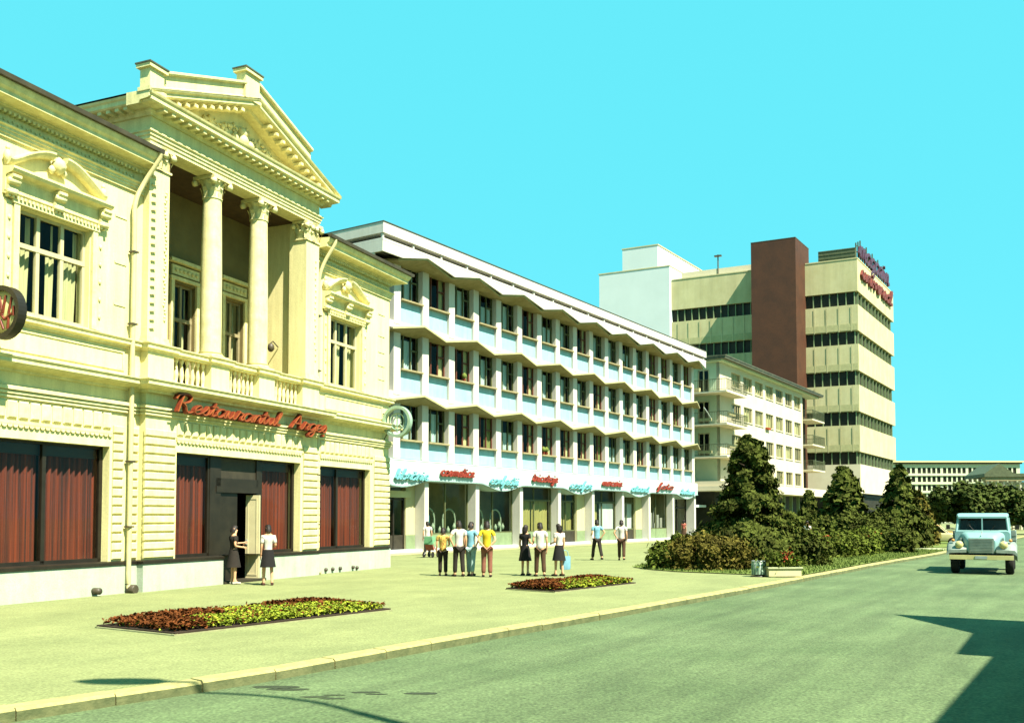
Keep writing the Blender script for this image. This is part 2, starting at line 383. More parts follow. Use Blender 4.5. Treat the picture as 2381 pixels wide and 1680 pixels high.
def script(mb, text, x, z, xh, y0, y1, w, slant=.22, sx=1.0):
    """ribbon lettering in the x-z plane: front at y0, back at y1"""
    for ch in text:
        adv, strokes = G[ch]
        for st in strokes:
            pl = smooth_line([(x+(p[0]+p[1]*slant)*xh*sx, 0, z+p[1]*xh) for p in st], 4)
            n = len(pl); a = []
            for i,p in enumerate(pl):
                t = (pl[min(i+1,n-1)]-pl[max(i-1,0)]).normalized(); nn = Vector((-t.z,0,t.x))*(w/2)
                a += [(p.x+nn.x,y0,p.z+nn.z),(p.x-nn.x,y0,p.z-nn.z),(p.x-nn.x,y1,p.z-nn.z),(p.x+nn.x,y1,p.z+nn.z)]
            fs = []
            for i in range(n-1):
                for j in range(4): fs.append((i*4+j,i*4+(j+1)%4,(i+1)*4+(j+1)%4,(i+1)*4+j))
            fs += [(3,2,1,0),(n*4-4,n*4-3,n*4-2,n*4-1)]
            mb.add(a, fs)
        x += adv*xh*sx
    return x
def script_len(text, xh, sx=1.0): return sum(G[c][0] for c in text)*xh*sx

def curtain(mb, x0, x1, z0, z1, y, amp=.03, per=.22, seed=0, gather=0.0):
    n = max(6, int((x1-x0)/per*6)); rg = random.Random(seed)
    ph = rg.random()*6; top = []; bot = []
    for i in range(n+1):
        t = i/n; x = x0+(x1-x0)*t
        yy = y+amp*math.sin(2*math.pi*(x-x0)/per+ph)+amp*.5*math.sin(2*math.pi*(x-x0)/(per*2.7)+ph*2)
        top.append((x,yy,z1)); xb = x0+(x1-x0)*t*(1-gather)
        bot.append((xb,yy,z0))
    mb.add(bot+top, [(i,i+1,n+2+i,n+1+i) for i in range(n)], True)

# ------------------------------------------------------------------ ground, road, pavement, kerb
kerb_pts = [(-22,-11.7),(-4.89,9.16),(-3.87,10.38),(-3.19,11.12),(-1.26,14.0),(-.29,15.4),(2.4,19.2),(5.27,23.35),(8.68,28.55),(14.93,38.1),(21.77,48.0),(30,60.6),(60,106.5),(120,198)]
def flat(name, pts, z, m, label=None, kind='structure'):
    mb = MB(); mb.add([(x,y,z) for x,y in pts], [tuple(range(len(pts)))])
    return tag(mb.build(name, m), label, kind=kind)
flat('ground', [(-900,-300),(1200,-300),(1200,1500),(-900,1500)], -.16, 'ground')
flat('road', [(x,y) for x,y in kerb_pts]+[(150,198),(90,90),(40,30),(24,-20),(-10,-20)], -.12, 'road')
flat('pavement', [(x-.01,y+.01) for x,y in kerb_pts]+[(118,240),(-60,240),(-60,-12)], 0.0, 'pavement')
kerb = MB()
ks = [Vector(p) for p in kerb_pts]
line = []
for i in range(len(ks)-1):
    L_ = (ks[i+1]-ks[i]).length; k = max(1,int(L_/.5))
    line += [ks[i].lerp(ks[i+1], j/k) for j in range(k)]
cum = [0]
for a,b in zip(line, line[1:]): cum.append(cum[-1]+(b-a).length)
def at_len(t):
    for i in range(len(cum)-1):
        if cum[i] <= t <= cum[i+1]:
            return line[i].lerp(line[i+1], (t-cum[i])/max(1e-6,cum[i+1]-cum[i]))
    return line[-1]
bed_ = MB()
bed_.mold([tuple(p) for p in kerb_pts], [(.03,-.30),(.03,-.055),(-.20,-.055),(-.20,-.30)])
kroot = bed_.build('kerb', 'kerb'); tag(kroot, kind='structure')
t = 18.0; rk = random.Random(3)
while t < 150:
    ln = 1.0 if t < 90 else 2.0
    a, b = at_len(t+.007), at_len(t+ln-.007)
    d = (b-a).normalized(); r_ = Vector((d.y,-d.x)); mb = MB()
    jo = rk.uniform(-.008,.008); top = .012+rk.uniform(-.005,.005)
    if abs(a.x-(-4.4)) < .8 and a.y < 10.4: top -= .006
    pr = [(.115+jo,-.155),(.105+jo,top-.035),(.075+jo,top),(-.13,top),(-.13,-.06),(.09,-.06)]
    mb.mold([tuple(a),tuple(b)], [(.118+jo,-.29),(.110+jo,top-.03),(.08+jo,top),(-.14,top),(-.14,-.05),(.02,-.05),(.02,-.29)])
    for q_ in (0,6): 
        if q_ == 0: mb.mi[q_] = 1
    mb.build('kerb_stone', ['kerb','kerb_face'], kroot)
    t += ln
rt = random.Random(8)
for px_,py_,sz_ in ((-2.75,10.95,.20),(-2.55,10.80,.15),(-2.15,10.35,.10),(-1.95,10.25,.09),(-1.98,10.45,.07),(-1.65,10.62,.10),(-1.5,10.5,.07),(-1.0,10.55,.12)):
    mb = MB(); mb.add([(px_+sz_*(1+.5*rt.random())*math.cos(a)*1.3,py_+sz_*.45*(.7+.6*rt.random())*math.sin(a),-.116) for a in [2*math.pi*k/14 for k in range(14)]],[tuple(range(14))])
    tag(mb.build('tar_patch','tar'),kind='structure')
# lawn along the kerb, path and second lawn
lawn_pts = [(4.46,34.6),(4.9,32.9),(5.6,31.7),(7.2,30.4),(8.75,29.3),(9.3,29.85),(14.6,37.95),(21.3,47.7),(24.2,52.2),(20.2,55.6),(12.5,52),(6.2,40)]
lawn = flat('lawn', lawn_pts, .03, 'grass', kind='structure')
flat('lawn', [(26.0,56.5),(36,71),(44,84),(38,90),(28,74),(21.5,60.5)], .03, 'grass', kind='structure')
flat('path', [(24.4,52.7),(25.6,55.8),(21.3,59.4),(16,58),(20.4,55.8)], .008, 'stone')
def blades(name, poly, n, h, w, m, z=.03, label=None, seed=1, parent=None, kind='stuff'):
    rg = np.random.RandomState(seed); P = np.array(poly); lo, hi = P.min(0), P.max(0)
    def inside(q):
        c = np.zeros(len(q), bool); j = len(P)-1
        for i in range(len(P)):
            cond = ((P[i,1] > q[:,1]) != (P[j,1] > q[:,1])) & (q[:,0] < (P[j,0]-P[i,0])*(q[:,1]-P[i,1])/(P[j,1]-P[i,1]+1e-12)+P[i,0])
            c ^= cond; j = i
        return c
    q = rg.rand(n*4,2)*(hi-lo)+lo; q = q[inside(q)][:n]; n = len(q)
    a = rg.rand(n)*2*math.pi; hh = h*(.5+rg.rand(n)); d = np.stack([np.cos(a),np.sin(a)],1)*w*.5
    lean = (rg.rand(n,2)-.5)*h
    v = np.zeros((n,3,3)); v[:,0,:2] = q-d; v[:,1,:2] = q+d; v[:,2,:2] = q+lean; v[:,:2,2] = z; v[:,2,2] = z+hh
    me = bpy.data.meshes.new(name); me.from_pydata(v.reshape(-1,3).tolist(), [], [(3*i,3*i+1,3*i+2) for i in range(n)])
    me.materials.append(M[m]); o = link(name, me, parent); tag(o, label, kind=kind); return o
blades('grass', lawn_pts, 26000, .07, .05, 'grass', .028)
# ================================================================== the restaurant building
RB = frame('restaurant_building', -17.6, PL, 21.7)
tag(RB, 'ivory neoclassical restaurant building with columned loggia and carved pediment', 'building')
SA, SB = 9.0, 30.3           # whole front
P0, P1 = 17.95, 25.4         # portico block
YP = -.2                     # portico front
def B(): return MB()
front_path = [(SA,0),(P0,0),(P0,YP),(P1,YP),(P1,0),(SB,0),(SB,9)]
# --- ground floor walls with openings
w = B()
ops_l = [(13.2,17.02,.78,3.55)]; ops_c = [(19.05,24.5,.78,3.55)]; ops_r = [(25.85,29.0,.78,3.55)]
ops_l2 = [(9.2,12.3,.78,3.55)]
w.wall(SA,P0,.7,5.2,0,.45,ops_l+ops_l2)
w.wall(P0,P1,.7,5.2,YP,.45,[(19.05,24.5,.78,3.55),(20.85,22.7,0,.78)])
w.wall(P1,SB,.7,5.2,0,.45,ops_r)
w.quad((SB,0,0),(SB,11,0),(SB,11,10.7),(SB,0,10.7))
w.quad((SA,11,0),(SB,11,0),(SB,11,10.7),(SA,11,10.7))
# upper floor walls
w.wall(SA,P0,5.2,10.9,0,.4,[(14.35,16.3,6.3,8.6),(10.2,12.15,6.3,8.6)])
w.wall(P1,SB,5.2,10.9,0,.4,[(26.3,28.25,6.3,8.6)])
# portico sides above
w.quad((P0,.45,5.3),(P0,4.5,5.3),(P0,4.5,11.34),(P0,.45,11.34)); w.quad((P1,4.5,5.3),(P1,.45,5.3),(P1,.45,11.34),(P1,4.5,11.34))
# loggia: back wall with three windows, side walls
LW = [(18.98,19.92),(21.21,22.15),(23.44,24.38)]
w.quad((P0+.55,.05,5.3),(P0+.55,2.0,5.3),(P0+.55,2.0,11.5),(P0+.55,.05,11.5))
w.quad((P1-.55,2.0,5.3),(P1-.55,.05,5.3),(P1-.55,.05,11.5),(P1-.55,2.0,11.5))
w.build('wall', 'ivory', RB)
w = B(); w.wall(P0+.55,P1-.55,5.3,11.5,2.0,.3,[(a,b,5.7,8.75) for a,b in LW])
w.build('loggia_back_wall', 'loggia_shade', RB)
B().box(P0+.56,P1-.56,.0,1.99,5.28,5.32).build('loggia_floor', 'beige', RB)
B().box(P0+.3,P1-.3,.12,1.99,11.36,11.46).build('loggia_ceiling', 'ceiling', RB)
# interior backs
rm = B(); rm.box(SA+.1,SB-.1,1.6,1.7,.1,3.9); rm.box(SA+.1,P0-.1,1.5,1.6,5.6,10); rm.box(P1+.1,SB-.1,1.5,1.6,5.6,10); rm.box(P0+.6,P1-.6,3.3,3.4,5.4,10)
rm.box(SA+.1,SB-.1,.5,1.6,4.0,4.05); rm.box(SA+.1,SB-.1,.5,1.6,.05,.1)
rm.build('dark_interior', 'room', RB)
# --- plinth
pl = B()
pl.mold([(SA,0),(P0,0),(P0,YP),(20.85,YP)], [(.07,0),(.07,.66),(.05,.70),(-.3,.70),(-.3,0)])
pl.mold([(22.7,YP),(P1,YP),(P1,0),(SB,0),(SB,9)], [(.07,0),(.07,.66),(.05,.70),(-.3,.70),(-.3,0)])
pl.build('plinth', 'mint', RB)
sl = B()
sl.mold([(SA,0),(P0,0),(P0,YP),(20.85,YP)], [(.10,.70),(.10,.765),(.02,.79),(-.3,.79),(-.3,.70)])
sl.mold([(22.7,YP),(P1,YP),(P1,0),(SB,0)], [(.10,.70),(.10,.765),(.02,.79),(-.3,.79),(-.3,.70)])
sl.build('sill_band', 'dark', RB)
# --- rusticated piers: every block a piece of its own
def pier(x0,x1,yf,z0=.82,z1=4.10,n=15):
    st = (z1-z0)/n
    proto = B().bevbox(0,x1-x0,-.055,.01,0,st-.05,.016).mesh('stone_block','ivory_trim')
    for i in range(n):
        o = link('stone_block', proto, RB); o.location = (x0-21.7, yf-.001, z0+i*st+.02)
pier(17.10,17.42,0); pier(17.62,17.90,0)
pier(P0-.03,18.98,YP); pier(24.62,P1+.03,YP); pier(25.46,25.80,0); pier(29.25,SB+.03,0)
# --- voussoirs over the shop windows
for xa,xb,yf in ((13.0,17.05,0),(19.02,24.58,YP),(25.83,29.2,0)):
    n = int((xb-xa)/.275); st = (xb-xa)/n
    me = B().bevbox(0,st-.05,-.05,.01,3.98,4.36,.03).mesh('voussoir','ivory_trim')
    for i in range(n):
        o = link('voussoir', me, RB); o.location = (xa+i*st+.025-21.7, yf-.001, 0)
# scalloped under-edge below the voussoirs
sc = B()
for xa,xb,yf in ((9.5,17.05,0),(19.02,24.58,YP),(25.83,29.2,0)):
    sc.box(xa,xb,yf-.05,yf+.01,3.86,3.93)
    x = xa
    while x < xb-.1:
        sc.yprism([(x,3.86),(x+.02,3.80),(x+.07,3.78),(x+.12,3.80),(x+.137,3.86)], yf-.045, yf+.01); x += .1375
tag(sc.build('scalloped_fringe','ivory_trim',RB), kind='stuff')
# --- string course, low cornice, sill course
def run(name, prof, path=front_path, m='ivory_trim'):
    mb = B(); mb.mold(path, prof); return mb.build(name, m, RB)
run('string_course', [(.0,4.42),(.06,4.42),(.06,4.47),(.035,4.475),(.035,4.495),(.09,4.50),(.09,4.56),(.06,4.565),(.06,4.58),(.13,4.585),(.13,4.65),(.0,4.70),(-.02,4.70),(-.02,4.42)])
run('low_cornice', [(-.02,4.98),(.06,4.98),(.08,5.04),(.22,5.06),(.36,5.11),(.38,5.13),(.38,5.20),(.42,5.25),(.42,5.27),(.05,5.32),(-.02,5.32)],
    [(SA,0),(P0,0),(P0,YP-.08),(P1,YP-.08),(P1,0),(SB,0),(SB,9)])
run('sill_course', [(-.02,6.02),(.05,6.02),(.06,6.06),(.15,6.10),(.15,6.17),(.19,6.21),(.19,6.235),(.05,6.26),(-.02,6.26)], [(SA,0),(P0,0)])
run('sill_course', [(-.02,6.02),(.05,6.02),(.06,6.06),(.15,6.10),(.15,6.17),(.19,6.21),(.19,6.235),(.05,6.26),(-.02,6.26)], [(P1,0),(SB,0),(SB,9)])
# recessed panels below the wing windows (raised frames)
for xa,xb in ((10,12.4),(13.9,17.4),(26.1,29.8)):
    f = B()
    f.box(xa,xb,-.025,.01,5.88,5.92); f.box(xa,xb,-.025,.01,5.44,5.48); f.box(xa,xa+.04,-.025,.01,5.48,5.88); f.box(xb-.04,xb,-.025,.01,5.48,5.88)
    f.build('parapet_panel','ivory_trim',RB)
# --- balustrade of the loggia
PED = [(P0,18.85),(20.28,21.02),(22.34,23.08),(24.5,P1)]
for i,(a,b) in enumerate(PED):
    yb_ = .42
    m_ = B().box(a,b,YP-.05,yb_,5.3,6.03)
    m_.box(a-.03,b+.03,YP-.08,yb_+.02,5.3,5.40)
    m_.build('pedestal','ivory',RB)
rp = [(-.30,6.03),(.03,6.03),(.05,6.07),(.10,6.09),(.10,6.17),(.14,6.21),(.14,6.235),(.0,6.26),(-.30,6.26)]
rpath = [(P0,.1),(P0,YP),]
def railpath():
    p = [(P0,.35),(P0,YP-.05)]
    for i,(a,b) in enumerate(PED):
        if i > 0: p += [(a,YP+.05),(a,YP-.05)]
        if i < 3: p += [(b,YP-.05),(b,YP+.05)]
    return p+[(P1,YP-.05),(P1,.35)]
run('balustrade_rail', rp, railpath())
bal = B().lathe([(.055,5.34),(.055,5.40),(.035,5.42),(.06,5.55),(.065,5.62),(.04,5.80),(.03,5.9),(.05,5.93),(.055,5.96),(.055,6.03)],(0,0,0),10).mesh('baluster','ivory_trim')
for i in range(3):
    a,b = PED[i][1],PED[i+1][0]
    B().box(a,b,YP+.03,YP+.3,5.3,5.36).build('balustrade_base','ivory',RB)
    n = 7
    for k in range(n):
        o = link('baluster', bal, RB); o.location = (a+(k+.5)*(b-a)/n-21.7, YP+.16, 0)
# --- columns and corner piers of the loggia
def capital(mb, x, y, r, z0, z1, square=False):
    h = z1-z0
    if not square:
        mb.lathe([(r*.98,z0),(r*1.08,z0+.02),(r*1.08,z0+.05),(r*.98,z0+.06),(r*1.0,z0+h*.5),(r*1.2,z0+h*.82),(r*1.3,z1-.09)],(x,y,0),18)
    else:
        mb.box(x-r,x+r,y-r,y+r,z0+.05,z1-.09); mb.box(x-r-.04,x+r+.04,y-r-.04,y+r+.04,z0,z0+.05)
    mb.box(x-r*1.45,x+r*1.45,y-r*1.45,y+r*1.45,z1-.09,z1)
    # acanthus leaves in two rows
    for row,(zz,hh,out,cnt) in enumerate(((z0+.06,h*.42,.07,8),(z0+.06+h*.30,h*.42,.10,8))):
        for k in range(cnt):
            a = 2*math.pi*(k+.5*row)/cnt; ca,sa = math.cos(a),math.sin(a)
            rr = r*1.02 if not square else r*1.02/max(abs(ca),abs(sa))
            def P(rad,t,z): return (x+ca*rad-sa*t, y+sa*rad+ca*t, z)
            wd = .075
            mb.add([P(rr,-wd,zz),P(rr,wd,zz),P(rr+.02,wd*1.1,zz+hh*.6),P(rr+.02,-wd*1.1,zz+hh*.6),P(rr+out,wd*.7,zz+hh),P(rr+out,-wd*.7,zz+hh),P(rr+out*1.25,0,zz+hh*.78)],
                   [(0,1,2,3),(3,2,4,5),(5,4,6)])
    for sx in (-1,1):
        for sy in (-1,1):
            cx_,cy_ = x+sx*r*1.28, y+sy*r*1.28
            mb.lathe([(.03,-.07),(.085,-.05),(.085,.05),(.03,.07)],(cx_,cy_,z1-.17),10,'y')
CAPZ0, CAPZ1 = 10.72, 11.33
for cx_ in (20.65,22.71):
    c = B().lathe([(.292,6.42),(.296,7.4),(.288,8.6),(.270,9.8),(.252,10.72)],(cx_,.12,0),28).build('column','ivory_trim',RB,loc=(cx_,.12,6.26))
    b = B(); b.box(cx_-.36,cx_+.36,.12-.36,.12+.36,6.26,6.31); b.lathe([(.35,6.31),(.36,6.33),(.35,6.36),(.30,6.37),(.30,6.385),(.32,6.395),(.32,6.42)],(cx_,.12,0),28)
    o = b.build('base','ivory_trim',c,ox=0); o.data.transform(Matrix.Translation((-cx_,-.12,-6.26)))
    k = B(); capital(k,cx_,.12,.258,CAPZ0,CAPZ1); o = k.build('capital','ivory_trim',c,ox=0); o.data.transform(Matrix.Translation((-cx_,-.12,-6.26)))
for a,b in ((P0,18.65),(24.7,P1)):
    p = B(); p.box(a,b,YP,.45,6.26,10.7); ob = p.build('corner_pier','ivory',RB)
    q = B(); q.box(a-.05,b+.05,YP-.05,.5,6.26,6.34); q.box(a-.03,b+.03,YP-.03,.48,6.34,6.42); q.build('base','ivory_trim',ob)
    k = B()
    for cx_ in (a+.2,b-.2): capital(k,cx_,YP+.2,.2,CAPZ0,CAPZ1,True)
    k.box(a,b,YP,.45,CAPZ0-.03,CAPZ1-.05)
    k.build('capital','ivory_trim',ob)
# small stucco drops and tooth-stones on the left pier
mt = B().yprism([(0,0),(.14,.02),(.15,.05),(.02,.045)],-.05,.01).mesh('tooth_stone','ivory_trim')
for i in range(19):
    o = link('tooth_stone', mt, RB); o.location = (P0+.06-21.7, YP-.002, 6.6+i*.215)
dr = B()
rr = random.Random(5)
for z in [6.9+i*.19 for i in range(18)]:
    for q in range(2): dr.lathe([(.005,-.04),(.035,-.02),(.03,.03),(.005,.05)],(18.52+rr.uniform(-.03,.03),YP-.005,z+q*.08),6)
    dr.lathe([(.005,-.04),(.03,-.02),(.03,.03),(.005,.05)],(P1-.18+rr.uniform(-.03,.03),YP-.005,z),6)
tag(dr.build('stucco_garland','ivory_trim',RB), kind='stuff')
# --- portico entablature
ent = [(P0,4.5),(P0,YP),(P1,YP),(P1,4.5)]
run('architrave', [(-.55,11.34),(.0,11.34),(.0,11.43),(.03,11.435),(.03,11.52),(.06,11.525),(.06,11.60),(.10,11.62),(.10,11.66),(-.55,11.66)], ent)
run('frieze', [(-.5,11.66),(.0,11.66),(.0,12.04),(-.5,12.04)], ent, 'ivory')
run('cornice', [(-.3,12.02),(.06,12.02),(.10,12.08),(.14,12.10),(.14,12.16),(.42,12.17),(.46,12.20),(.46,12.30),(.50,12.33),(.52,12.38),(-.3,12.40)], ent)
md = B().box(-.06,.06,-.40,-.10,12.085,12.168).mesh('modillion','ivory_trim')
x = P0+.1
while x < P1:
    o = link('modillion', md, RB); o.location = (x-21.7, YP, 0); x += .29
for k in range(9):
    o = link('modillion', md, RB); o.location = (P0-21.7, .25+k*.29, 0); o.rotation_euler = (0,0,-math.pi/2)
# pediment
CX = (P0+P1)/2; XL, XR = P0-.52, P1+.52; APZ = 13.92; BZ = 12.40
tp = B(); tp.yprism([(P0+.1,BZ-.05),(P1-.1,BZ-.05),(CX,APZ-.3)],YP+.22,YP+.4); tp.build('tympanum','ivory',RB)
rake = [(-.3,-.30),(.10,-.30),(.14,-.22),(.40,-.20),(.44,-.17),(.44,-.08),(.50,-.04),(.52,.0),(-.3,.02)]
for xa in (XL,XR):
    B().extr((xa,YP,BZ+.02),(CX,YP,APZ),rake).build('raking_cornice','ivory_trim',RB)
for sgn in (-1,1):
    for k in range(2,13):
        t_ = k/13.5; xx = CX+sgn*(XR-CX)*t_; zz = APZ-(APZ-BZ)*t_-.285
        if zz < BZ+.06: continue
        o = link('modillion', md, RB); o.location = (xx-21.7, YP, zz-12.155)
rl = B(); rr = random.Random(11)
def blob(mb,x,y,z,r,sq=1.0):
    mb.lathe([(.01,-r*sq),(r*.7,-r*.6*sq),(r,0),(r*.7,r*.6*sq),(.01,r*sq)],(x,y,z),7)
for i in range(230):
    u = rr.uniform(-1,1); mx_ = (1-abs(u))*.98+.06
    v = rr.random()*mx_
    blob(rl, CX+u*2.7, YP+.19, BZ+.07+v*.86, rr.uniform(.03,.075), rr.uniform(.6,1.8))
for (dx,dz,r_) in ((0,.62,.16),(0,.38,.20),(-.34,.36,.13),(.34,.36,.13),(-.62,.28,.11),(.62,.28,.11),(0,.16,.17),(-.95,.2,.1),(.95,.2,.1)): blob(rl,CX+dx,YP+.14,BZ+dz,r_,1.2)
tag(rl.build('pediment_relief','ivory_trim',RB), kind='stuff')
# parapets riding on the rakes, acroterion blocks
def rakeparapet(xa,xb):
    f = lambda x: BZ+(APZ-BZ)*(1-abs(x-CX)/(XR-CX))
    pb = B(); pb.extr((xa,YP,f(xa)),(xb,YP,f(xb)),[(.36,0),(.36,.42),(.0,.42),(.0,0)]); ob = pb.build('parapet','ivory',RB)
    cp = B(); cp.extr((xa,YP,f(xa)+.42),(xb,YP,f(xb)+.42),[(.44,0),(.46,.03),(.46,.09),(-.06,.09),(-.06,0)]); cp.build('coping','ivory_trim',ob)
    bs = B(); bs.extr((xa,YP,f(xa)-.01),(xb,YP,f(xb)-.01),[(.42,0.02),(.42,.09),(.36,.12),(.30,.12),(.30,.02)]); bs.build('base_moulding','ivory_trim',ob)
rakeparapet(XL+.40,CX-.55); rakeparapet(XR-1.55,CX+.02)
for x0_,x1_,z0_,z1_ in ((XL+.02,XL+.5,BZ-.02,BZ+.58),(CX-.60,CX+.02,APZ-.2,APZ+.58)):
    a_ = B().box(x0_,x1_,YP-.44,YP-.12,z0_,z1_).build('acroterion','ivory',RB)
    c_ = B(); c_.box(x0_-.07,x1_+.07,YP-.51,YP-.05,z1_,z1_+.09); c_.build('cap','ivory_trim',a_)
    B().box(x0_-.04,x1_+.04,YP-.48,YP-.08,z0_+.02,z0_+.12).build('base_moulding','ivory_trim',a_)
    B().box(x0_-.09,x1_+.09,YP-.53,YP-.03,z1_+.092,z1_+.13).build('cap_sheet','roofmetal',a_)
# --- wing entablatures
for path in ([(SA,0),(P0,0)],[(P1,0),(SB,0),(SB,9)]):
    run('architrave', [(-.02,9.98),(.05,9.98),(.05,10.05),(.075,10.055),(.075,10.13),(.10,10.135),(.10,10.19),(.15,10.22),(.15,10.24),(-.02,10.26)], path)
    run('cornice', [(-.02,10.52),(.07,10.52),(.10,10.58),(.16,10.60),(.16,10.64),(.46,10.66),(.50,10.67),(.50,10.76),(.56,10.82),(.60,10.92),(.60,10.95),(-.02,10.98)], path)
    run('gutter', [(.56,10.955),(.68,10.955),(.70,11.05),(.56,11.05)], path, 'gutter')
bd = B().lathe([(.005,-.035),(.03,-.02),(.03,.02),(.005,.035)],(0,0,0),6,'y').mesh('bead','ivory_trim')
for xa,xb in ((13.6,P0-.15),(P1+.2,SB-.05)):
    n = int((xb-xa)/.115); fr = B()
    for k in range(n): fr.lathe([(.005,-.05),(.032,-.02),(.032,.0),(.005,.02)],(xa+k*.115,-.01,10.36+.025*(k%2)),6)
    k = xa
    while k < xb-.05: fr.box(k,k+.06,-.14,0,10.47,10.53); k += .12
    tag(fr.build('beaded_frieze','ivory_trim',RB), kind='stuff')
# --- wing windows: frame, panes, curtains and the stucco surround
def casement(par_name, x0, x1, z0, z1, y, cols, tz, mframe, mcurt, seed, gather=.35):
    t = .065; f = B()
    f.box(x0,x1,y,y+.07,z0,z0+t*1.4); f.box(x0,x1,y,y+.07,z1-t,z1)
    for i in range(cols+1):
        xx = x0+(x1-x0)*i/cols; a = xx-t*.7 if 0 < i < cols else (xx if i == 0 else xx-t); f.box(a,a+t*(1.4 if 0<i<cols else 1),y-.01,y+.075,z0,z1)
    f.box(x0,x1,y-.02,y+.08,tz-t*.8,tz+t*.8)
    o = f.build(par_name, mframe, RB)
    for i in range(cols):
        xa,xb = x0+(x1-x0)*i/cols+.04, x0+(x1-x0)*(i+1)/cols-.04
        for za,zb in ((z0+.06,tz-.04),(tz+.04,z1-.05)):
            B().quad((xa,y+.04,za),(xb,y+.04,za),(xb,y+.04,zb),(xa,y+.04,zb)).build('pane','glass',o)
        if mcurt:
            c = B(); wd = (xb-xa)*(.42+.16*((i+seed)%2)); curtain(c,xb-wd,xb,z0+.05,tz-.02,y+.22,.025,.12,seed+i,.15); curtain(c,xb-wd*.35,xb,tz,z1-.05,y+.22,.02,.1,seed+i+9); c.build('curtain',mcurt,o)
    return o
def stucco_window(x0,x1,z0,z1,seed):
    casement('window',x0,x1,z0,z1,.16,3,z0+(z1-z0)*.66,'ivory_frame','curtain_y',seed)
    s = B()
    for a,b in ((x0-.16,x0-.02),(x1+.02,x1+.16)): s.box(a,b,-.09,.02,z0-.02,z1+.06)
    s.box(x0-.2,x1+.2,-.11,.02,z1+.02,z1+.12)
    ob = s.build('window_surround','ivory_trim',RB)
    for a,b in ((x0-.34,x0-.18),(x1+.18,x1+.34)):
        e = B(); e.box(a,b,-.05,.02,z0-.02,z1+.05)
        for k in range(5): blob(e,(a+b)/2,-.06,z0+.3+k*.42,.04,1.5)
        e.build('side_pilaster','ivory_trim',ob)
    h = B(); h.extr((x0-.40,0,z1+.17),(x1+.40,0,z1+.17),[(-.02,0),(.06,0),(.06,.05),(.09,.06),(.09,.36),(.13,.40),(.30,.44),(.34,.50),(.34,.55),(-.02,.60)]); h.build('hood','ivory_trim',ob)
    dt = B(); k = x0-.36
    while k < x1+.34: dt.box(k,k+.05,-.15,-.05,z1+.10,z1+.16); k += .1
    tag(dt.build('dentil_row','ivory_trim',ob), kind='stuff')
    for cx_ in (x0-.27,(x0+x1)/2-.05,x1+.27):
        c = B(); c.extr((cx_-.11,0,z1+.16),(cx_+.11,0,z1+.16),[(-.02,0),(.14,.0),(.20,.08),(.17,.16),(.22,.24),(.30,.34),(.30,.40),(-.02,.42)])
        c.lathe([(.02,-.13),(.07,-.12),(.07,.12),(.02,.13)],(cx_,-.2,z1+.42),10,'x'); c.lathe([(.02,-.12),(.055,-.11),(.055,.11),(.02,.12)],(cx_,-.15,z1+.20),10,'x')
        c.build('console','ivory_trim',ob)
    mid = (x0+x1)/2-.05; zt = z1+.76
    for sg in (-1,1):                     # swan-neck pediment
        pts = []; hw = (x1-x0)/2+.34
        for k in range(13):
            t_ = k/12; pts.append((mid+sg*(.16+(hw-.16)*t_), 0, zt+.50*(math.cos(t_*math.pi*.52))**1.2 if t_ < .96 else zt+.02))
        n = B()
        for a,b in zip(pts,pts[1:]): n.extr(a,b,[(-.02,0),(.14,0),(.20,.05),(.24,.11),(.24,.15),(-.02,.17)])
        n.build('swan_neck','ivory_trim',ob)
    ct = B(); blob(ct,mid,-.12,zt+.42,.17,1.25); blob(ct,mid,-.2,zt+.40,.09,1.2); blob(ct,mid-.16,-.09,zt+.30,.08,1.3); blob(ct,mid+.16,-.09,zt+.30,.08,1.3)
    ct.build('cartouche','ivory_trim',ob)
    for sg in (-1,1):
        fi = B(); blob(fi,mid+sg*((x1-x0)/2+.32),-.10,zt+.20,.09,1.9); blob(fi,mid+sg*((x1-x0)/2+.32),-.10,zt+.38,.05,1.2); fi.build('finial','ivory_trim',ob)
stucco_window(14.35,16.3,6.3,8.6,1); stucco_window(26.3,28.25,6.3,8.6,4)
stucco_window(10.2,12.15,6.3,8.6,2)
for i,(a,b) in enumerate(LW):
    o = casement('loggia_window',a,b,5.7,8.75,2.14,2,7.7,'soffit','curtain_y',i)
    s = B(); s.box(a-.13,a,1.93,2.02,5.4,8.82); s.box(b,b+.13,1.93,2.02,5.4,8.82); s.box(a-.18,b+.18,1.90,2.02,8.82,8.92); s.box(a-.25,b+.25,1.82,2.02,9.32,9.42); s.box(a-.1,b+.1,1.94,2.02,8.98,9.26)
    for k in range(6): blob(s,a+.05+k*.17,1.93,9.12,.06,1.1)
    s.build('window_surround','ivory_trim',RB)
# raised plaster bands and marks on the wings
for bx in ([(17.05,17.42,z,z+.05) for z in (8.05,7.02,9.2)]+[(16.62,16.68,7.0,7.5),(16.4,16.68,7.5,7.55),(16.4,16.68,7.2,7.24)]+[(29.5,29.95,z,z+.04) for z in (7.9,7.4,6.9,8.5,9.3)]):
    B().box(bx[0],bx[1],-.02,.01,bx[2],bx[3]).build('plaster_band','ivory_trim',RB)
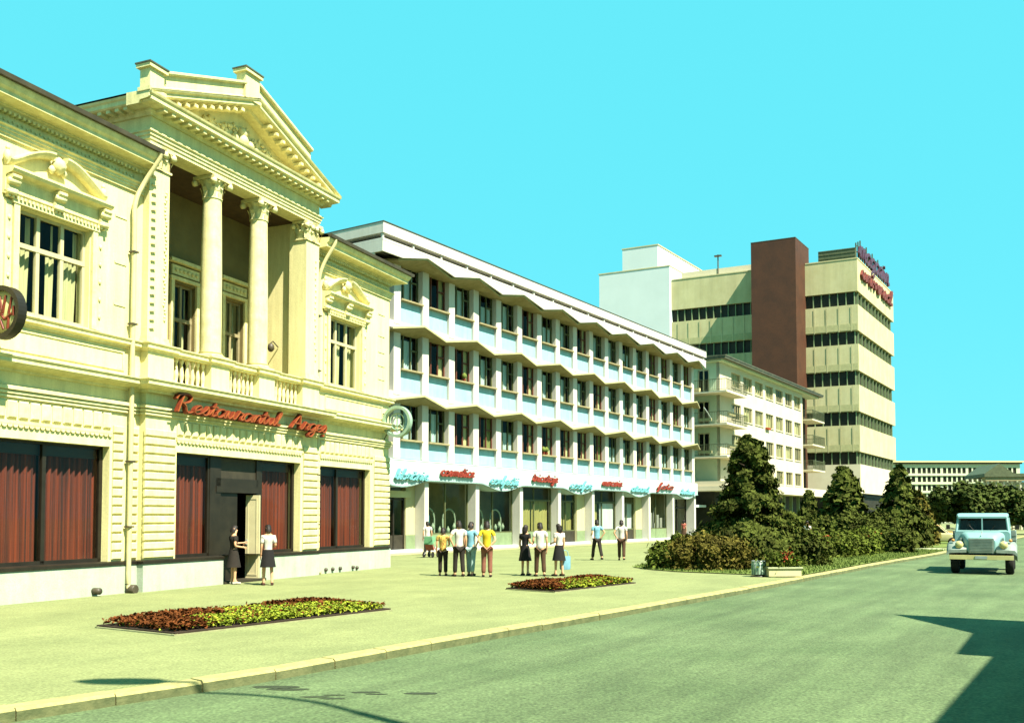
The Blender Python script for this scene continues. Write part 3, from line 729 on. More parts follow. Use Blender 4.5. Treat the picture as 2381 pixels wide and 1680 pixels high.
# --- shop windows with curtains
def shopwin(x0,x1,y,panes,z0=.78,z1=3.55,par=None):
    f = B(); t = .05
    f.box(x0,x1,y,y+.08,z0,z0+.09); f.box(x0,x1,y,y+.08,z1-.06,z1)
    for xx in panes: f.box(xx-t,xx+t,y,y+.08,z0,z1)
    o = f.build('shop_window','dark',RB)
    for a,b in zip(panes,panes[1:]):
        B().quad((a+t,y+.04,z0+.05),(b-t,y+.04,z0+.05),(b-t,y+.04,z1-.05),(a+t,y+.04,z1-.05)).build('pane','shopglass',o)
        c = B(); curtain(c,a+.02,b+(.36 if b == panes[-1] else -.02),z0+.02,z1-.02,y+.22,.05,.17,int(a*10)); c.build('curtain','curtain',o)
        B().box(a+t,b-t,y+.10,y+.16,z1-.30,z1-.02).build('lintel_shade','dark',o)  # added dark strip in place of the lintel's shadow on the curtain
    return o
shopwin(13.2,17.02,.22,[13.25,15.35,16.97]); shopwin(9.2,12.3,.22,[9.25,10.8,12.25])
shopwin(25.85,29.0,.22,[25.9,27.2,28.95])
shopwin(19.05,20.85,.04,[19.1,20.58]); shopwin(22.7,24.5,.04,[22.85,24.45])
# --- entrance: dark timber framing, transom, door leaf and threshold
e = B()
e.box(20.60,20.85,.02,.14,.70,3.55); e.box(22.62,22.8,.02,.14,.0,3.55); e.box(20.85,21.05,.02,.14,0,3.55); e.box(20.85,22.7,.02,.14,2.72,2.95); e.box(20.85,22.7,.0,.16,2.55,2.72)
dr_ = e.build('entrance_frame','dark',RB)
B().box(21.05,22.62,.06,.10,2.95,3.52).build('transom_panel','riser_dark',dr_)
d1 = B(); d1.box(21.05,21.82,.07,.13,.05,2.55); d1.build('door','dark',RB)
d2 = MB(); d2.box(0,.06,0,.44,.05,2.50); d2.box(-.012,.07,.06,.38,.15,.2); d2.box(-.012,.07,.06,.38,2.38,2.42); d2.box(-.012,.07,.06,.10,.2,2.38); d2.box(-.012,.07,.34,.38,.2,2.38)
do = d2.build('door','ivory_frame',RB,ox=0); do.location = (22.53-21.7,-.16,0); do.rotation_euler = (0,0,R(9)); do['label'] = 'open cream door leaf'
h_ = MB(); h_.box(-.06,0,.36,.40,1.05,1.2); h_.build('handle','steel',do,ox=0)
B().box(20.86,22.69,-.32,.4,.0,.07).build('threshold','riser_dark',RB)
wl_ = B(); wl_.box(20.86,20.94,-.15,.01,0,.70); wl_.box(22.61,22.69,-.15,.01,0,.70); wl_.build('door_cheek','mint',RB)
# --- roofs
rf = B()
rf.quad((SA,-.62,11.03),(P0,-.62,11.03),(P0,5.5,12.6),(SA,5.5,12.6)); rf.quad((SA,5.5,12.6),(P0,5.5,12.6),(P0,11.2,11.0),(SA,11.2,11.0))
rf.quad((P1,-.62,11.03),(SB+.6,-.62,11.03),(SB-1,5.5,12.6),(P1,5.5,12.6)); rf.quad((P1,5.5,12.6),(SB-1,5.5,12.6),(SB+.6,11.2,11.0),(P1,11.2,11.0))
rf.add([(SB+.6,-.62,11.03),(SB+.6,11.2,11.03),(SB-1,5.5,12.6)],[(0,1,2)])
rf.quad((XL,YP-.5,BZ+.03),(CX,YP-.5,APZ+.03),(CX,7,APZ+.03),(XL,7,BZ+.03)); rf.quad((CX,YP-.5,APZ+.03),(XR,YP-.5,BZ+.03),(XR,7,BZ+.03),(CX,7,APZ+.03))
rf.add([(XL,7,BZ+.03),(CX,7,APZ+.03),(XR,7,BZ+.03)],[(0,1,2)])
rf.quad((P0,4.5,11),(P0,7,11),(P0,7,12.4),(P0,4.5,12.4)); rf.quad((P1,4.5,11),(P1,7,11),(P1,7,12.4),(P1,4.5,12.4)); rf.quad((P0,7,11),(P1,7,11),(P1,7,12.4),(P0,7,12.4))
rf.build('roof','roofmetal',RB)
# --- downpipes
def pipe(pts, r=.06):
    p = B(); p.tube(smooth_line(pts,4),r,10); o = p.build('downpipe','pipe',RB)
    for z in (1.6,3.2,6.6,8.4):
        xx,yy = pts[-2][0],pts[-2][1]
        B().box(xx-.08,xx+.08,yy-.08,yy+.1,z,z+.04).build('clamp','gutter',o)
    return o
pipe([(17.86,-.62,11.0),(17.86,-.58,10.8),(17.72,-.25,10.2),(17.54,-.14,9.6),(17.54,-.14,8.5),(17.54,-.14,1.2),(17.54,-.14,.16),(17.58,-.30,.08)])
pipe([(25.72,-.62,11.0),(25.70,-.58,10.75),(25.58,-.3,10.2),(25.50,-.14,9.6),(25.50,-.14,8.5),(25.50,-.14,1.2),(25.50,-.14,.16),(25.54,-.30,.08)])
g_ = B(); g_.lathe([(.10,-.32),(.12,-.30),(.12,-.1),(.06,-.05)],(17.60,0,.09),12,'y'); g_.build('pipe_shoe','gutter',RB)
g_ = B(); g_.lathe([(.02,-.28),(.08,-.26),(.08,-.06),(.05,-.05)],(16.55,0,.12),12,'y'); g_.build('wall_hydrant','gutter',RB)
for xx in (26.1,26.5,26.95,27.75,28.0):
    B().lathe([(.02,-.16),(.06,-.14),(.06,-.05)],(xx,0,.10+.03*(int(xx*10)%2)),8,'y').build('pipe_stub','gutter',RB)
# wall lamp in the loggia
lm = B(); lm.tube([(P1-.57,.95,7.35),(P1-.85,.95,7.5),(P1-.95,.95,7.42)],.02,6); lm.lathe([(.03,.0),(.10,-.06),(.12,-.18),(.06,-.26),(.02,-.28)],(P1-.95,.95,7.42),10); lm.build('wall_lamp','gutter',RB)

# --- neon lettering over the entrance
NS = frame('restaurant_sign', -17.6, PL, 22.1)
tag(NS, 'red-brown script sign reading Restaurantul Argeș above the restaurant entrance', 'sign')
def zlocal(mb,name,m): return mb.build(name,m,NS)
xh = .225
for word,xa,xb in (('Restaurantul',18.62,22.95),('Argeș',23.55,25.42)):
    sx = (xb-xa)/script_len(word,xh)
    a = B(); script(a,word,xa,4.56,xh,YP-.34,YP-.22,.058,.2,sx); zlocal(a,'word','sign_red')
    b = B(); script(b,word,xa,4.56,xh,YP-.362,YP-.342,.022,.2,sx); zlocal(b,'neon_tube','sign_edge')
bk = B(); bk.box(18.6,22.9,YP-.22,YP-.19,4.56,4.59); bk.box(23.5,25.35,YP-.22,YP-.19,4.56,4.59)
for xx in (18.9,20.2,21.5,22.7,23.8,25.1): bk.box(xx,xx+.03,YP-.20,YP+.02,4.57,4.59)
zlocal(bk,'sign_rail','dark')
# --- two round projecting signs
def roundsign(name,s,p,z,r,label,ringm,discm,mark):
    o = frame(name,-17.6,PL,s); o.location.z = z; OX[o] = 0
    tag(o,label,'sign',group='round signs projecting from the restaurant facade')
    y0 = -p
    rg_ = MB(); n = 40
    for rr_,w_ in ((r,.10),):
        vs = []; fs = []
        for k in range(n):
            a = 2*math.pi*k/n; c_,s_ = math.cos(a),math.sin(a)
            vs += [(-.10,y0+c_*rr_,s_*rr_),(.10,y0+c_*rr_,s_*rr_),(.10,y0+c_*(rr_-w_),s_*(rr_-w_)),(-.10,y0+c_*(rr_-w_),s_*(rr_-w_))]
            q = (k+1)%n
            for j in range(4): fs.append((k*4+j,k*4+(j+1)%4,q*4+(j+1)%4,q*4+j))
        rg_.add(vs,fs,False)
    rg_.build('rim',ringm,o)
    if discm:
        d_ = MB(); d_.lathe([(.01,-.05),(r-.1,-.05),(r-.1,.05),(.01,.05)],(0,y0,0),40,'x'); d_.build('disc',discm,o)
    m_ = MB(); mark(m_,y0,r); m_.build('emblem','sign_red' if discm else 'ring',o)
    b_ = MB(); b_.tube([(0,0,.3),(0,y0+r-.05,.3)],.025,6); b_.tube([(0,0,-.3),(0,y0+r-.05,-.3)],.025,6); b_.tube([(0,0,-.75),(0,y0+r*.75,-.45)],.02,6); b_.build('bracket','gutter',o)
    return o
def mark_a(m,y0,r):
    for sx_ in (-.056,.056):
        for a,b in (((-.30,.30),(-.22,-.05)),((-.13,.34),(-.05,-.02)),((.05,.34),(-.04,-.06)),((.20,.30),(.06,-.08)),((.33,.2),(.2,-.12)),((-.3,-.05),(-.1,-.16)),((-.1,-.16),(.02,-.02)),((.02,-.02),(.25,-.15)),((-.22,-.12),(-.2,-.36)),((.02,-.15),(-.08,-.36)),((.2,-.2),(.06,-.38)),((-.36,.1),(-.36,-.1))):
            m.tube([(sx_,y0+a[0],a[1]),(sx_,y0+b[0],b[1])],.03,5)
def mark_b(m,y0,r):
    n = 26
    for rr_,k0,k1 in ((.30,0,26),(.16,3,22)):
        m.tube([(0,y0+math.cos(2*math.pi*k/n)*rr_,math.sin(2*math.pi*k/n)*rr_) for k in range(k0,k1+1)],.028,6)
    m.tube([(0,y0,.3),(0,y0,-.42)],.03,6); m.tube([(0,y0+.12,.1),(0,y0+.3,-.3)],.025,6); m.tube([(0,y0-.1,-.1),(0,y0-.3,-.3)],.025,6)
roundsign('projecting_sign',14.18-.62,.62,6.05,.55,'dark-rimmed round projecting sign with cream disc at left edge','dark','cream_sign',mark_a)
roundsign('projecting_sign',29.85,.62,5.35,.58,'open pale green ring sign projecting from far corner of ivory building','ring',None,mark_b)
# ================================================================== the long white shop and office building
WB = frame('white_office_building', -29.9, PW, 55.2)
tag(WB, 'long white four-storey building with zigzag canopies over ground-floor shops', 'building')
F0, PT, NF = 35.72, 2.284, 18
FX = [F0+PT*k for k in range(NF)]            # fin centres
WA, WE = F0-.9, FX[-1]+.14
SILL = (5.75, 9.30, 12.82)
# fins
def fin(z0,z1):
    return B().box(-.26,.26,0,.46,z0,z1).mesh('fin','white')
levels = ((4.78,7.72),(7.95,11.28),(11.5,14.62))
for z0,z1 in levels:
    me = fin(z0,z1)
    for x in FX:
        o = link('fin',me,WB); o.location = (x-55.2,0,0)
# spandrel panels and window sills, bay by bay
for k,sz in enumerate(SILL):
    zb = (4.80,8.12,11.64)[k]
    me = B().box(.265,PT-.265,.15,.4,zb,sz-.07).mesh('spandrel_panel','panel')
    ms = B().bevbox(.265,PT-.265,-.10,.46,sz-.09,sz,.01).mesh('window_sill','soffit')
    for x in FX[:-1]:
        o = link('spandrel_panel',me,WB); o.location = (x-55.2,0,0)
        o = link('window_sill',ms,WB); o.location = (x-55.2,0,0)
# plain white strip under the panels
for z0,z1 in ((7.72,8.12),(11.28,11.64)):
    B().box(WA,WE,.02,.4,z0,z1).build('floor_band','white',WB)
# windows (four kinds of curtain, same frame)
def office_window(kind, seed):
    H = 1.86; xa,xb = .265,PT-.265
    f = MB(); y = .30
    f.box(xa,xb,y,y+.06,0,.07); f.box(xa,xb,y,y+.06,H-.06,H)
    for x in (xa+.03, xa+.56, xa+1.16, xb-.03): f.box(x-.035,x+.035,y-.01,y+.07,0,H)
    f.box(xa+1.16,xb,y-.01,y+.07,1.05,1.12)
    o = link('window', f.mesh('window','red_frame' if kind % 2 == 0 else 'olive_frame'), WB)
    for a,b,c,d in ((xa+.065,xa+.525,.07,H-.06),(xa+.595,xa+1.125,.07,H-.06),(xa+1.195,xb-.065,.07,1.05),(xa+1.195,xb-.065,1.12,H-.06)):
        if kind == 2 and a < .3: continue                      # one casement stands open and dark
        p = MB(); p.quad((a,y+.03,c),(b,y+.03,c),(b,y+.03,d),(a,y+.03,d)); link('pane', p.mesh('pane','glass'), o)
    c = MB()
    if kind == 0: curtain(c,xa+.1,xa+.6,.05,H-.1,y+.12,.03,.14,seed); curtain(c,xb-.5,xb-.05,.05,H-.1,y+.12,.03,.14,seed+1)
    elif kind == 1: curtain(c,xa+.05,xb-.35,.05,H-.3,y+.12,.03,.18,seed)
    elif kind == 2: curtain(c,xa+1.1,xb-.05,.05,H-.1,y+.12,.03,.14,seed)
    else: curtain(c,xa+.5,xb-.1,.05,1.1,y+.12,.03,.2,seed); curtain(c,xa+.05,xa+.35,.05,H-.1,y+.2,.03,.12,seed)
    link('curtain', c.mesh('curtain',('curtain_y','curtain_b','curtain_g','curtain_b')[kind]), o)
    return o
wk = [office_window(k,k*5) for k in range(4)]
used = set(); rw = random.Random(4)
for r_,sz in enumerate(SILL):
    for x in FX[:-1]:
        k = rw.choice((0,0,0,1,1,1,2,3,3)); 
        o = wk[k] if k not in used else copy_tree(wk[k], WB); used.add(k)
        o.location = (x-55.2, 0, sz)
for k in range(4):
    if k not in used: wk[k].location = (FX[0]-55.2,0,SILL[0])
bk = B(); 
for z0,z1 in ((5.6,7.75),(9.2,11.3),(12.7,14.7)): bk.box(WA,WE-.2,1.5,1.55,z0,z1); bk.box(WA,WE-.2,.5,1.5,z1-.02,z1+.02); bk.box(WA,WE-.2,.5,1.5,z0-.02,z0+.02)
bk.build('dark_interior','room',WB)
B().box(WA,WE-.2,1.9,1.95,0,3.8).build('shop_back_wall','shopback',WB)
# folded-plate canopies
def zig(name, zin, zpk, zvl, ppk, pvl, th=.09):
    """peaks and valleys of the front edge alternate bay by bay; plates fall back to the wall"""
    top = []; mb = B(); xs = [F0-1.14+PT*k for k in range(-0,NF+1)]
    fr = []
    for i,x in enumerate(xs):
        pk = (i % 2 == 1)
        fr.append((min(x,WE+.25), -(ppk if pk else pvl), zpk if pk else zvl))
    n = len(fr); zi = zin
    fr[0] = (WA, fr[0][1], fr[0][2])
    bot = []
    for x,y,z in fr: bot += [(x,y,z-th),(x,.36,zi-th),(x,.36,zi),(x,y,z)]
    fs = []
    for i in range(n-1):
        for j in range(4): fs.append((i*4+j,(i+1)*4+j,(i+1)*4+(j+1)%4,i*4+(j+1)%4))
    fs += [(0,1,2,3),((n-1)*4+3,(n-1)*4+2,(n-1)*4+1,(n-1)*4)]
    mb.add(bot,fs)
    for i in range(n-1): mb.mi[i*4+3] = 1
    return mb.build(name,['soffit','edge'],WB), fr
zig('zigzag_canopy',7.62,7.98,7.62,.85,.48)
zig('zigzag_canopy',11.16,11.50,11.14,.85,.48)
zo,fr = zig('zigzag_canopy',14.62,14.90,14.46,.98,.80)
# roof: zigzag fascia, slot with posts, parapet slab
fa = B()
for (x0,y0,z0),(x1,y1,z1) in zip(fr,fr[1:]):
    fa.add([(x0,-1.04,z0-.01),(x1,-1.04,z1-.01),(x1,-1.04,15.06),(x0,-1.04,15.06),(x0,-.95,z0-.01),(x1,-.95,z1-.01),(x1,-.95,15.06),(x0,-.95,15.06)],
           [(0,1,2,3),(5,4,7,6),(3,2,6,7),(0,4,5,1)])
RA, RE = WA-1.45, WE+.28
fa.box(RA,RE,-1.05,11,14.98,15.10); fa.box(RA,fr[0][0],-1.04,-.95,14.46,14.99); fa.box(RA,RA+.09,-.95,11,14.46,14.99); fa.box(RA+.02,RA+.1,-.5,11,14.1,14.5)
fa.build('roof_fascia','white',WB)
B().box(RA+.5,RE-.3,-.6,10.5,15.10,15.34).build('roof_slot','room',WB)
pa = B(); pa.box(RA,RE,-1.08,-.9,15.34,15.86); pa.box(RA,RA+.16,-.9,11,15.34,15.86); pa.box(RA+.16,RE,-.9,11,15.34,15.42); pa.build('parapet','white',WB)
cp = B(); cp.box(RA-.02,RE+.02,-1.11,-.86,15.86,15.90); cp.box(RA-.02,RA+.2,-.86,11,15.86,15.90); cp.build('coping','gutter',WB)
mp_ = B().box(-.05,.05,-1.0,-.9,15.10,15.34).mesh('slot_post','white')
x = RA+.1
while x < RE:
    o = link('slot_post',mp_,WB); o.location = (x-55.2,0,0); x += PT*1.0
# end walls and back
ew = B(); ew.box(WA-.9,WA-.6,.25,10.5,0,14.98); ew.box(WE,WE+.12,.3,10.5,0,14.98); ew.box(WA-.6,WE,10.2,10.5,0,14.98)
ew.build('end_wall','white',WB)
B().box(WA-.9,WE,.6,10.4,3.86,4.0).build('floor_slab','white',WB)
gp = B(); gp.tube([(WE+.05,-.9,11.1),(WE+.35,-1.1,10.7),(WE+.9,-1.2,10.2)],.05,6); gp.build('rain_spout','steel',WB)
for x,z in ((FX[6]+.9,5.75),(FX[6]+1.25,5.75),(FX[2]+1.5,9.30),(FX[11]+.8,12.82)):
    m_ = B(); m_.lathe([(.07,z),(.10,z+.16),(.11,z+.2)],(x,.25,0),10); pt_ = m_.build('flower_pot','sign_red',WB)
    m_ = B(); m_.lathe([(.02,z+.2),(.15,z+.3),(.13,z+.45),(.02,z+.55)],(x,.25,0),7); m_.build('pot_plant','grass',pt_)
# --- ground floor: sign band with wavy lower edge
PX = [FX[1]+PT*2*k-.02 for k in range(9)]     # pillars
def wave(x):
    # flat over even bays, sagging over the blue signs
    u = (x-(PX[0]-PT*2))/(PT*2); i = math.floor(u); f = u-i
    if i % 2 == 1: return 3.70
    return 3.70-.36*math.sin(math.pi*f)**1.5
sb = B(); xs = [WA+ (WE-WA)*i/260 for i in range(261)]
for a,b in zip(xs,xs[1:]):
    za,zb = wave(a),wave(b)
    sb.add([(a,-.30,za),(b,-.30,zb),(b,-.30,4.70),(a,-.30,4.70),(a,-.16,za),(b,-.16,zb)],[(0,1,2,3),(0,4,5,1)])
    sb.add([(a,-.34,za),(b,-.34,zb),(b,-.34,zb+.06),(a,-.34,za+.06),(a,.85,za-.0),(b,.85,zb-.0)],[(0,1,2,3),(0,4,5,1),(3,2,1,0)])
sb.quad((WA,-.30,4.70),(WE,-.30,4.70),(WE,.3,4.80),(WA,.3,4.80)); sb.quad((WE,-.30,3.7),(WE,.3,3.7),(WE,.3,4.78),(WE,-.30,4.70))
sb.build('sign_band','band',WB)
B().box(WA,WE,-.31,-.298,4.67,4.685).build('band_joint','soffit',WB)
pm = B().box(-.17,.17,-.12,.62,0,3.72).mesh('pillar','white')
for x in PX:
    o = link('pillar',pm,WB); o.location = (x-55.2,0,0)
B().box(WA,WE,-.25,.9,0,.10).build('plinth_step','beige',WB)
B().box(WA,WE,.0,.58,.10,.22).build('plinth','blank',WB)
def shopfront(a,b,y,frames,riser,kind,seed):
    z0,z1 = .95,3.68
    f = B()
    f.box(a,b,y,y+.07,z0,z0+.07)
    for x in frames: f.box(x-.035,x+.035,y,y+.08,.22,z1)
    if kind in ('olive','white'): f.box(a,b,y-.01,y+.08,2.86,2.94)
    o = f.build('shop_window','olive_frame',WB)
    for p,q in zip(frames,frames[1:]):
        B().quad((p+.035,y+.04,z0+.07),(q-.035,y+.04,z0+.07),(q-.035,y+.04,z1),(p+.035,y+.04,z1)).build('pane','shopglass',o)
    B().box(a,b,y+.0,y+.12,.22,z0).build('stall_riser',riser,o)
    d = B(); rg = random.Random(seed)
    if kind == 'olive':
        for p,q in zip(frames,frames[1:]): curtain(d,p+.05,q-.05,.98,2.86,y+.25,.03,.25,seed)
        d.build('curtain','curtain_g',o)
    elif kind == 'white':
        d.box(a+(b-a)*.48,b-.12,y+.15,y+.2,1.0,2.84); d.build('display_board','curtain_b',o)
        c = B(); curtain(c,a+.1,a+(b-a)*.45,.98,2.8,y+.3,.03,.3,seed); c.build('curtain','curtain_g',o)
    elif kind == 'arch':
        for cx_,r in ((a+(b-a)*.26,.62),(a+(b-a)*.72,.55)):
            d.tube([(cx_-r,y+.45,1.0)]+[(cx_+r*math.cos(math.pi*(1-k/12)),y+.45,1.75+r*math.sin(math.pi*k/12)) for k in range(13)]+[(cx_+r,y+.45,1.0)],.05,6)
        d.box(a+.1,b-.1,y+.2,y+1.0,.95,1.0)
        for k in range(9): d.lathe([(.02,0),(.09,.02),(.10,.2),(.04,.3),(.04,.36)],(a+.25+k*(b-a-.5)/8,y+.35+.2*rg.random(),1.0+.25*rg.random()),8)
        d.build('display_stand','ring',o)
        e = B(); e.box(a+(b-a)*.26-.26,a+(b-a)*.26+.26,y+.5,y+.55,1.55,2.0); e.build('blue_display','blue_sign',o)
    elif kind == 'goods':
        for k in range(6): d.box(a+.2+k*(b-a-.4)/6,a+.2+(k+.6)*(b-a-.4)/6,y+.2,y+.4,1.0,1.3+rg.random()*1.4)
        for k in range(3): d.tube([(a+.4+k*.9,y+.3,1.0),(a+.6+k*.9,y+.3,2.6)],.03,5)
        d.build('display_goods','steel',o)
    return o
kinds = ['door','arch','arch','olive','olive','white','white','goods','door2']
edges = [WA]+PX[:9]
for i in range(9):
    a,b = edges[i]+.18,edges[i+1]-.18
    y = .60
    k = kinds[i]
    if k == 'door':
        f = B(); f.box(a,a+.1,y,y+.1,.1,3.6); f.box(a+1.15,a+1.25,y-.02,y+.1,.1,3.0); f.box(a+.55,a+.62,y,y+.1,.1,3.0); f.box(a+1.95,a+2.05,y-.02,y+.1,.1,3.0); f.box(a,a+2.05,y-.02,y+.1,2.72,2.8)
        o = f.build('shop_door','dark',WB); B().quad((a,y+.05,.95),(a+2,y+.05,.95),(a+2,y+.05,3.6),(a,y+.05,3.6)).build('pane','shopglass',o)
        B().box(a,a+1.95,y+.0,y+.06,.12,.95).build('kick_panel','riser_dark',o)
        B().box(a-.05,a+2.3,y-.25,y+.02,2.85,3.18).build('door_canopy','beige',o)
        B().box(a+2.06,b,y-.1,y+.2,.1,3.7).build('wall','beige',WB)
        B().box(a+2.06,b,y-.12,y-.101,.22,.95).build('stall_riser','riser',WB)
    elif k == 'door2':
        f = B()
        for x in (a+.03,a+.7,a+1.5,a+2.3,b-.03): f.box(x-.04,x+.04,y,y+.1,.1,3.68)
        f.box(a,b,y,y+.1,2.6,2.7)
        o = f.build('shop_door','dark',WB); B().quad((a,y+.05,.2),(b,y+.05,.2),(b,y+.05,3.66),(a,y+.05,3.66)).build('pane','shopglass',o)
        B().box(a,b,y+.02,y+.08,.12,.6).build('kick_panel','riser_dark',o)
    else:
        if k in ('arch','goods') or i in (3,5):
            fr_ = [a+.05,a+(b-a)*.5,b-.05]; yy = .40
            shopfront(a,b,yy,fr_,'riser',k,i)
        else:
            xm = b-1.1
            shopfront(a,xm,.60,[a+.05,a+(xm-a)*.6,xm-.05],'riser_dark',k,i)
            B().box(xm,b,.45,.75,.1,3.7).build('wall','beige',WB)
            B().box(xm,b,.43,.449,.22,.95).build('stall_riser','riser',WB)
# --- shop signs: separate lettering on the band
def shopsign(word,xc,z,xh,col,label,width):
    s_ = frame('shop_sign',-29.9,PW,xc); OX[s_] = 0
    tag(s_,label,'sign',group='script shop signs along the white building')
    sx = width/script_len(word,xh); x0 = -width/2
    m_ = MB(); script(m_,word,x0,z,xh,-.46,-.36,.075 if col == 'redneon' else .055,.2,sx); m_.build('lettering',col,s_)
    r_ = MB(); r_.box(x0,x0+width,-.38,-.35,z-.02,z+.01)
    k = x0+.1
    while k < x0+width: r_.box(k,k+.03,-.37,-.29,z-.02,z+.01); k += .8
    r_.build('sign_rail','green_sign',s_)
mid = [(edges[i]+edges[i+1])/2 for i in range(9)]
sg = [('librărie',0,3.72,'sign_cyan'),('cosmetice',1,4.02,'redneon'),('confecții',2,3.72,'sign_cyan'),('tricotaje',3,4.02,'redneon'),('coafor',4,3.72,'sign_cyan'),
      ('mercerie',5,4.02,'redneon'),('artizanat',6,3.72,'sign_cyan'),('foto',7,4.02,'redneon'),('tutun',8,3.72,'sign_cyan')]
for wd,i,z,c in sg:
    shopsign(wd,mid[i],z,.27,c,'%s script sign reading %s over %s' % ('red' if c == 'redneon' else 'pale blue', wd, 'shop pillars of the white building' if i else 'the shop door beside the ivory building'), 3.0 if i else 2.6)
# ================================================================== apartment house behind the conifer
AB = frame('apartment_building', -29.9, PW, 95.0)
tag(AB, 'cream four-storey apartment house with corner balconies and overhanging flat roof', 'building')
A0, A1, A2 = 81.0, 107.7, 112.0
rows = [(14.05,15.42),(11.05,12.50),(8.18,9.60),(5.34,6.76)]
cols_ = [84.1+3.38*k for k in range(7)]
w = B()
w.wall(A0,A1,4.6,16.1,0,.3,[(x,x+2.55,a,b) for x in cols_ for a,b in rows])
w.quad((A1,0,4.6),(A1,3,4.6),(A1,3,16.1),(A1,0,16.1)); w.quad((A1,3,0),(A2,3,0),(A2,3,16.1),(A1,3,16.1)); w.quad((A2,3,0),(A2,11,0),(A2,11,16.1),(A2,3,16.1))
w.quad((A2,11,0),(A0,11,0),(A0,11,16.1),(A2,11,16.1))
w.build('wall','apt',AB)
# end wall with balcony doors
ew = B(); eo = [(1.0,2.1,z,z+2.1) for z in (13.25,10.35,7.45)]
ys = sorted(set([0,11,1.0,2.1])); zs = sorted(set([4.6,16.1]+[v for o in eo for v in o[2:]]))
for i in range(len(ys)-1):
    for j in range(len(zs)-1):
        cy_,cz_ = (ys[i]+ys[i+1])/2,(zs[j]+zs[j+1])/2
        if any(o[0] < cy_ < o[1] and o[2] < cz_ < o[3] for o in eo): continue
        ew.quad((A0,ys[i+1],zs[j]),(A0,ys[i],zs[j]),(A0,ys[i],zs[j+1]),(A0,ys[i+1],zs[j+1]))
ew.quad((A0,11,0),(A0,2.5,0),(A0,2.5,4.6),(A0,11,4.6))
ew.build('end_wall','aptside',AB)
for o in eo:
    f = B(); f.box(A0+.06,A0+.12,o[0],o[0]+.1,o[2],o[3]); f.box(A0+.06,A0+.12,o[1]-.1,o[1],o[2],o[3]); f.box(A0+.06,A0+.12,o[0],o[1],o[3]-.1,o[3]); f.box(A0+.06,A0+.12,1.5,1.6,o[2],o[3])
    d_ = f.build('balcony_door','ivory_frame',AB); B().quad((A0+.1,o[0],o[2]),(A0+.1,o[1],o[2]),(A0+.1,o[1],o[3]),(A0+.1,o[0],o[3])).build('pane','glass',d_)
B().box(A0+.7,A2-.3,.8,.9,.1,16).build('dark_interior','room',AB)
# windows
def aptwin(kind):
    f = MB(); wd = 2.55; hh = 1.44
    f.box(0,wd,.12,.18,0,.08); f.box(0,wd,.12,.18,hh-.06,hh)
    for x in (0,.62,1.27,1.92,wd-.07): f.box(x,x+.07,.12,.19,0,hh)
    o = link('window',f.mesh('window','ivory_frame'),AB)
    for k in range(4):
        p = MB(); a = (.07,.69,1.34,1.99)[k]; p.quad((a,.15,.08),(a+.55,.15,.08),(a+.55,.15,hh-.06),(a,.15,hh-.06)); link('pane',p.mesh('pane','glass'),o)
    c = MB()
    if kind == 0: curtain(c,.1,1.2,.05,hh-.05,.3,.03,.16,1)
    if kind == 1: curtain(c,.1,2.4,.05,hh-.05,.3,.03,.2,2)
    if kind == 2: curtain(c,1.5,2.45,.05,hh-.05,.3,.03,.16,3)
    link('curtain',c.mesh('curtain',('curtain_b','curtain_y','curtain_y')[kind]),o)
    s_ = MB(); s_.box(-.05,wd+.05,-.08,.12,-.08,0); link('sill',s_.mesh('sill','apt'),o)
    return o
aw = [aptwin(k) for k in range(3)]; first = [True]*3; rw = random.Random(9)
for a,b in rows:
    for x in cols_:
        k = rw.randrange(3); o = aw[k] if first[k] else copy_tree(aw[k],AB); first[k] = False
        o.location = (x-95.0,0,a)
# roof slab
r_ = B(); r_.box(A0-1.0,A2+1.4,-.9,11.6,16.1,16.28); r_.box(A0-1.05,A2+1.45,-.95,11.65,16.28,16.40); r_.build('roof','roofmetal',AB)
r_ = B(); r_.box(A0-.6,A2+1.0,-.5,11.3,15.95,16.1); r_.build('eave_soffit','aptside',AB)
# balconies: slab, railing bars and rail
def balcony(x0,x1,y0,y1,z,corner):
    s_ = B(); s_.box(x0,x1,y0,y1,z-.16,z); o = s_.build('balcony','apt',AB)
    r_ = B(); t = .025
    segs = [((x0,y0),(x1,y0))]
    if corner in ('L','B'): segs.append(((x0,y0),(x0,y1)))
    if corner in ('R','B'): segs.append(((x1,y0),(x1,y1)))
    for (xa,ya),(xb,yb) in segs:
        r_.box(min(xa,xb)-t,max(xa,xb)+t,min(ya,yb)-t,max(ya,yb)+t,z+1.0,z+1.05); r_.box(min(xa,xb)-t,max(xa,xb)+t,min(ya,yb)-t,max(ya,yb)+t,z+.08,z+.12)
    r_.build('rail','rail',o)
    bar = B()
    for (xa,ya),(xb,yb) in segs:
        L_ = math.hypot(xb-xa,yb-ya); n = int(L_/.16)
        for k in range(n+1):
            x = xa+(xb-xa)*k/n; y = ya+(yb-ya)*k/n; bar.box(x-.012,x+.012,y-.012,y+.012,z+.1,z+1.0)
    tag(bar.build('railing_bars','rail',o), kind='stuff')
    return o
for z in (13.1,10.2,7.3): balcony(79.2,84.6,-1.3,3.2,z,'B')
for z in (13.1,10.2,7.3): balcony(A1+.05,A2+1.0,-1.1,3.0,z,'B')
# flower boxes and bits on the balconies
fb = B()
for z in (10.2,7.3): fb.box(79.3,79.5,.2,1.4,z+.25,z+.5); fb.box(80,81.6,-1.25,-1.05,z+.75,z+.95)
fb.box(79.5,79.9,1.4,2.2,13.1,13.5); fb.build('flower_box','carcream',AB)
B().box(94.0,95.2,-.25,-.02,10.85,11.02).build('window_box','rose',AB)
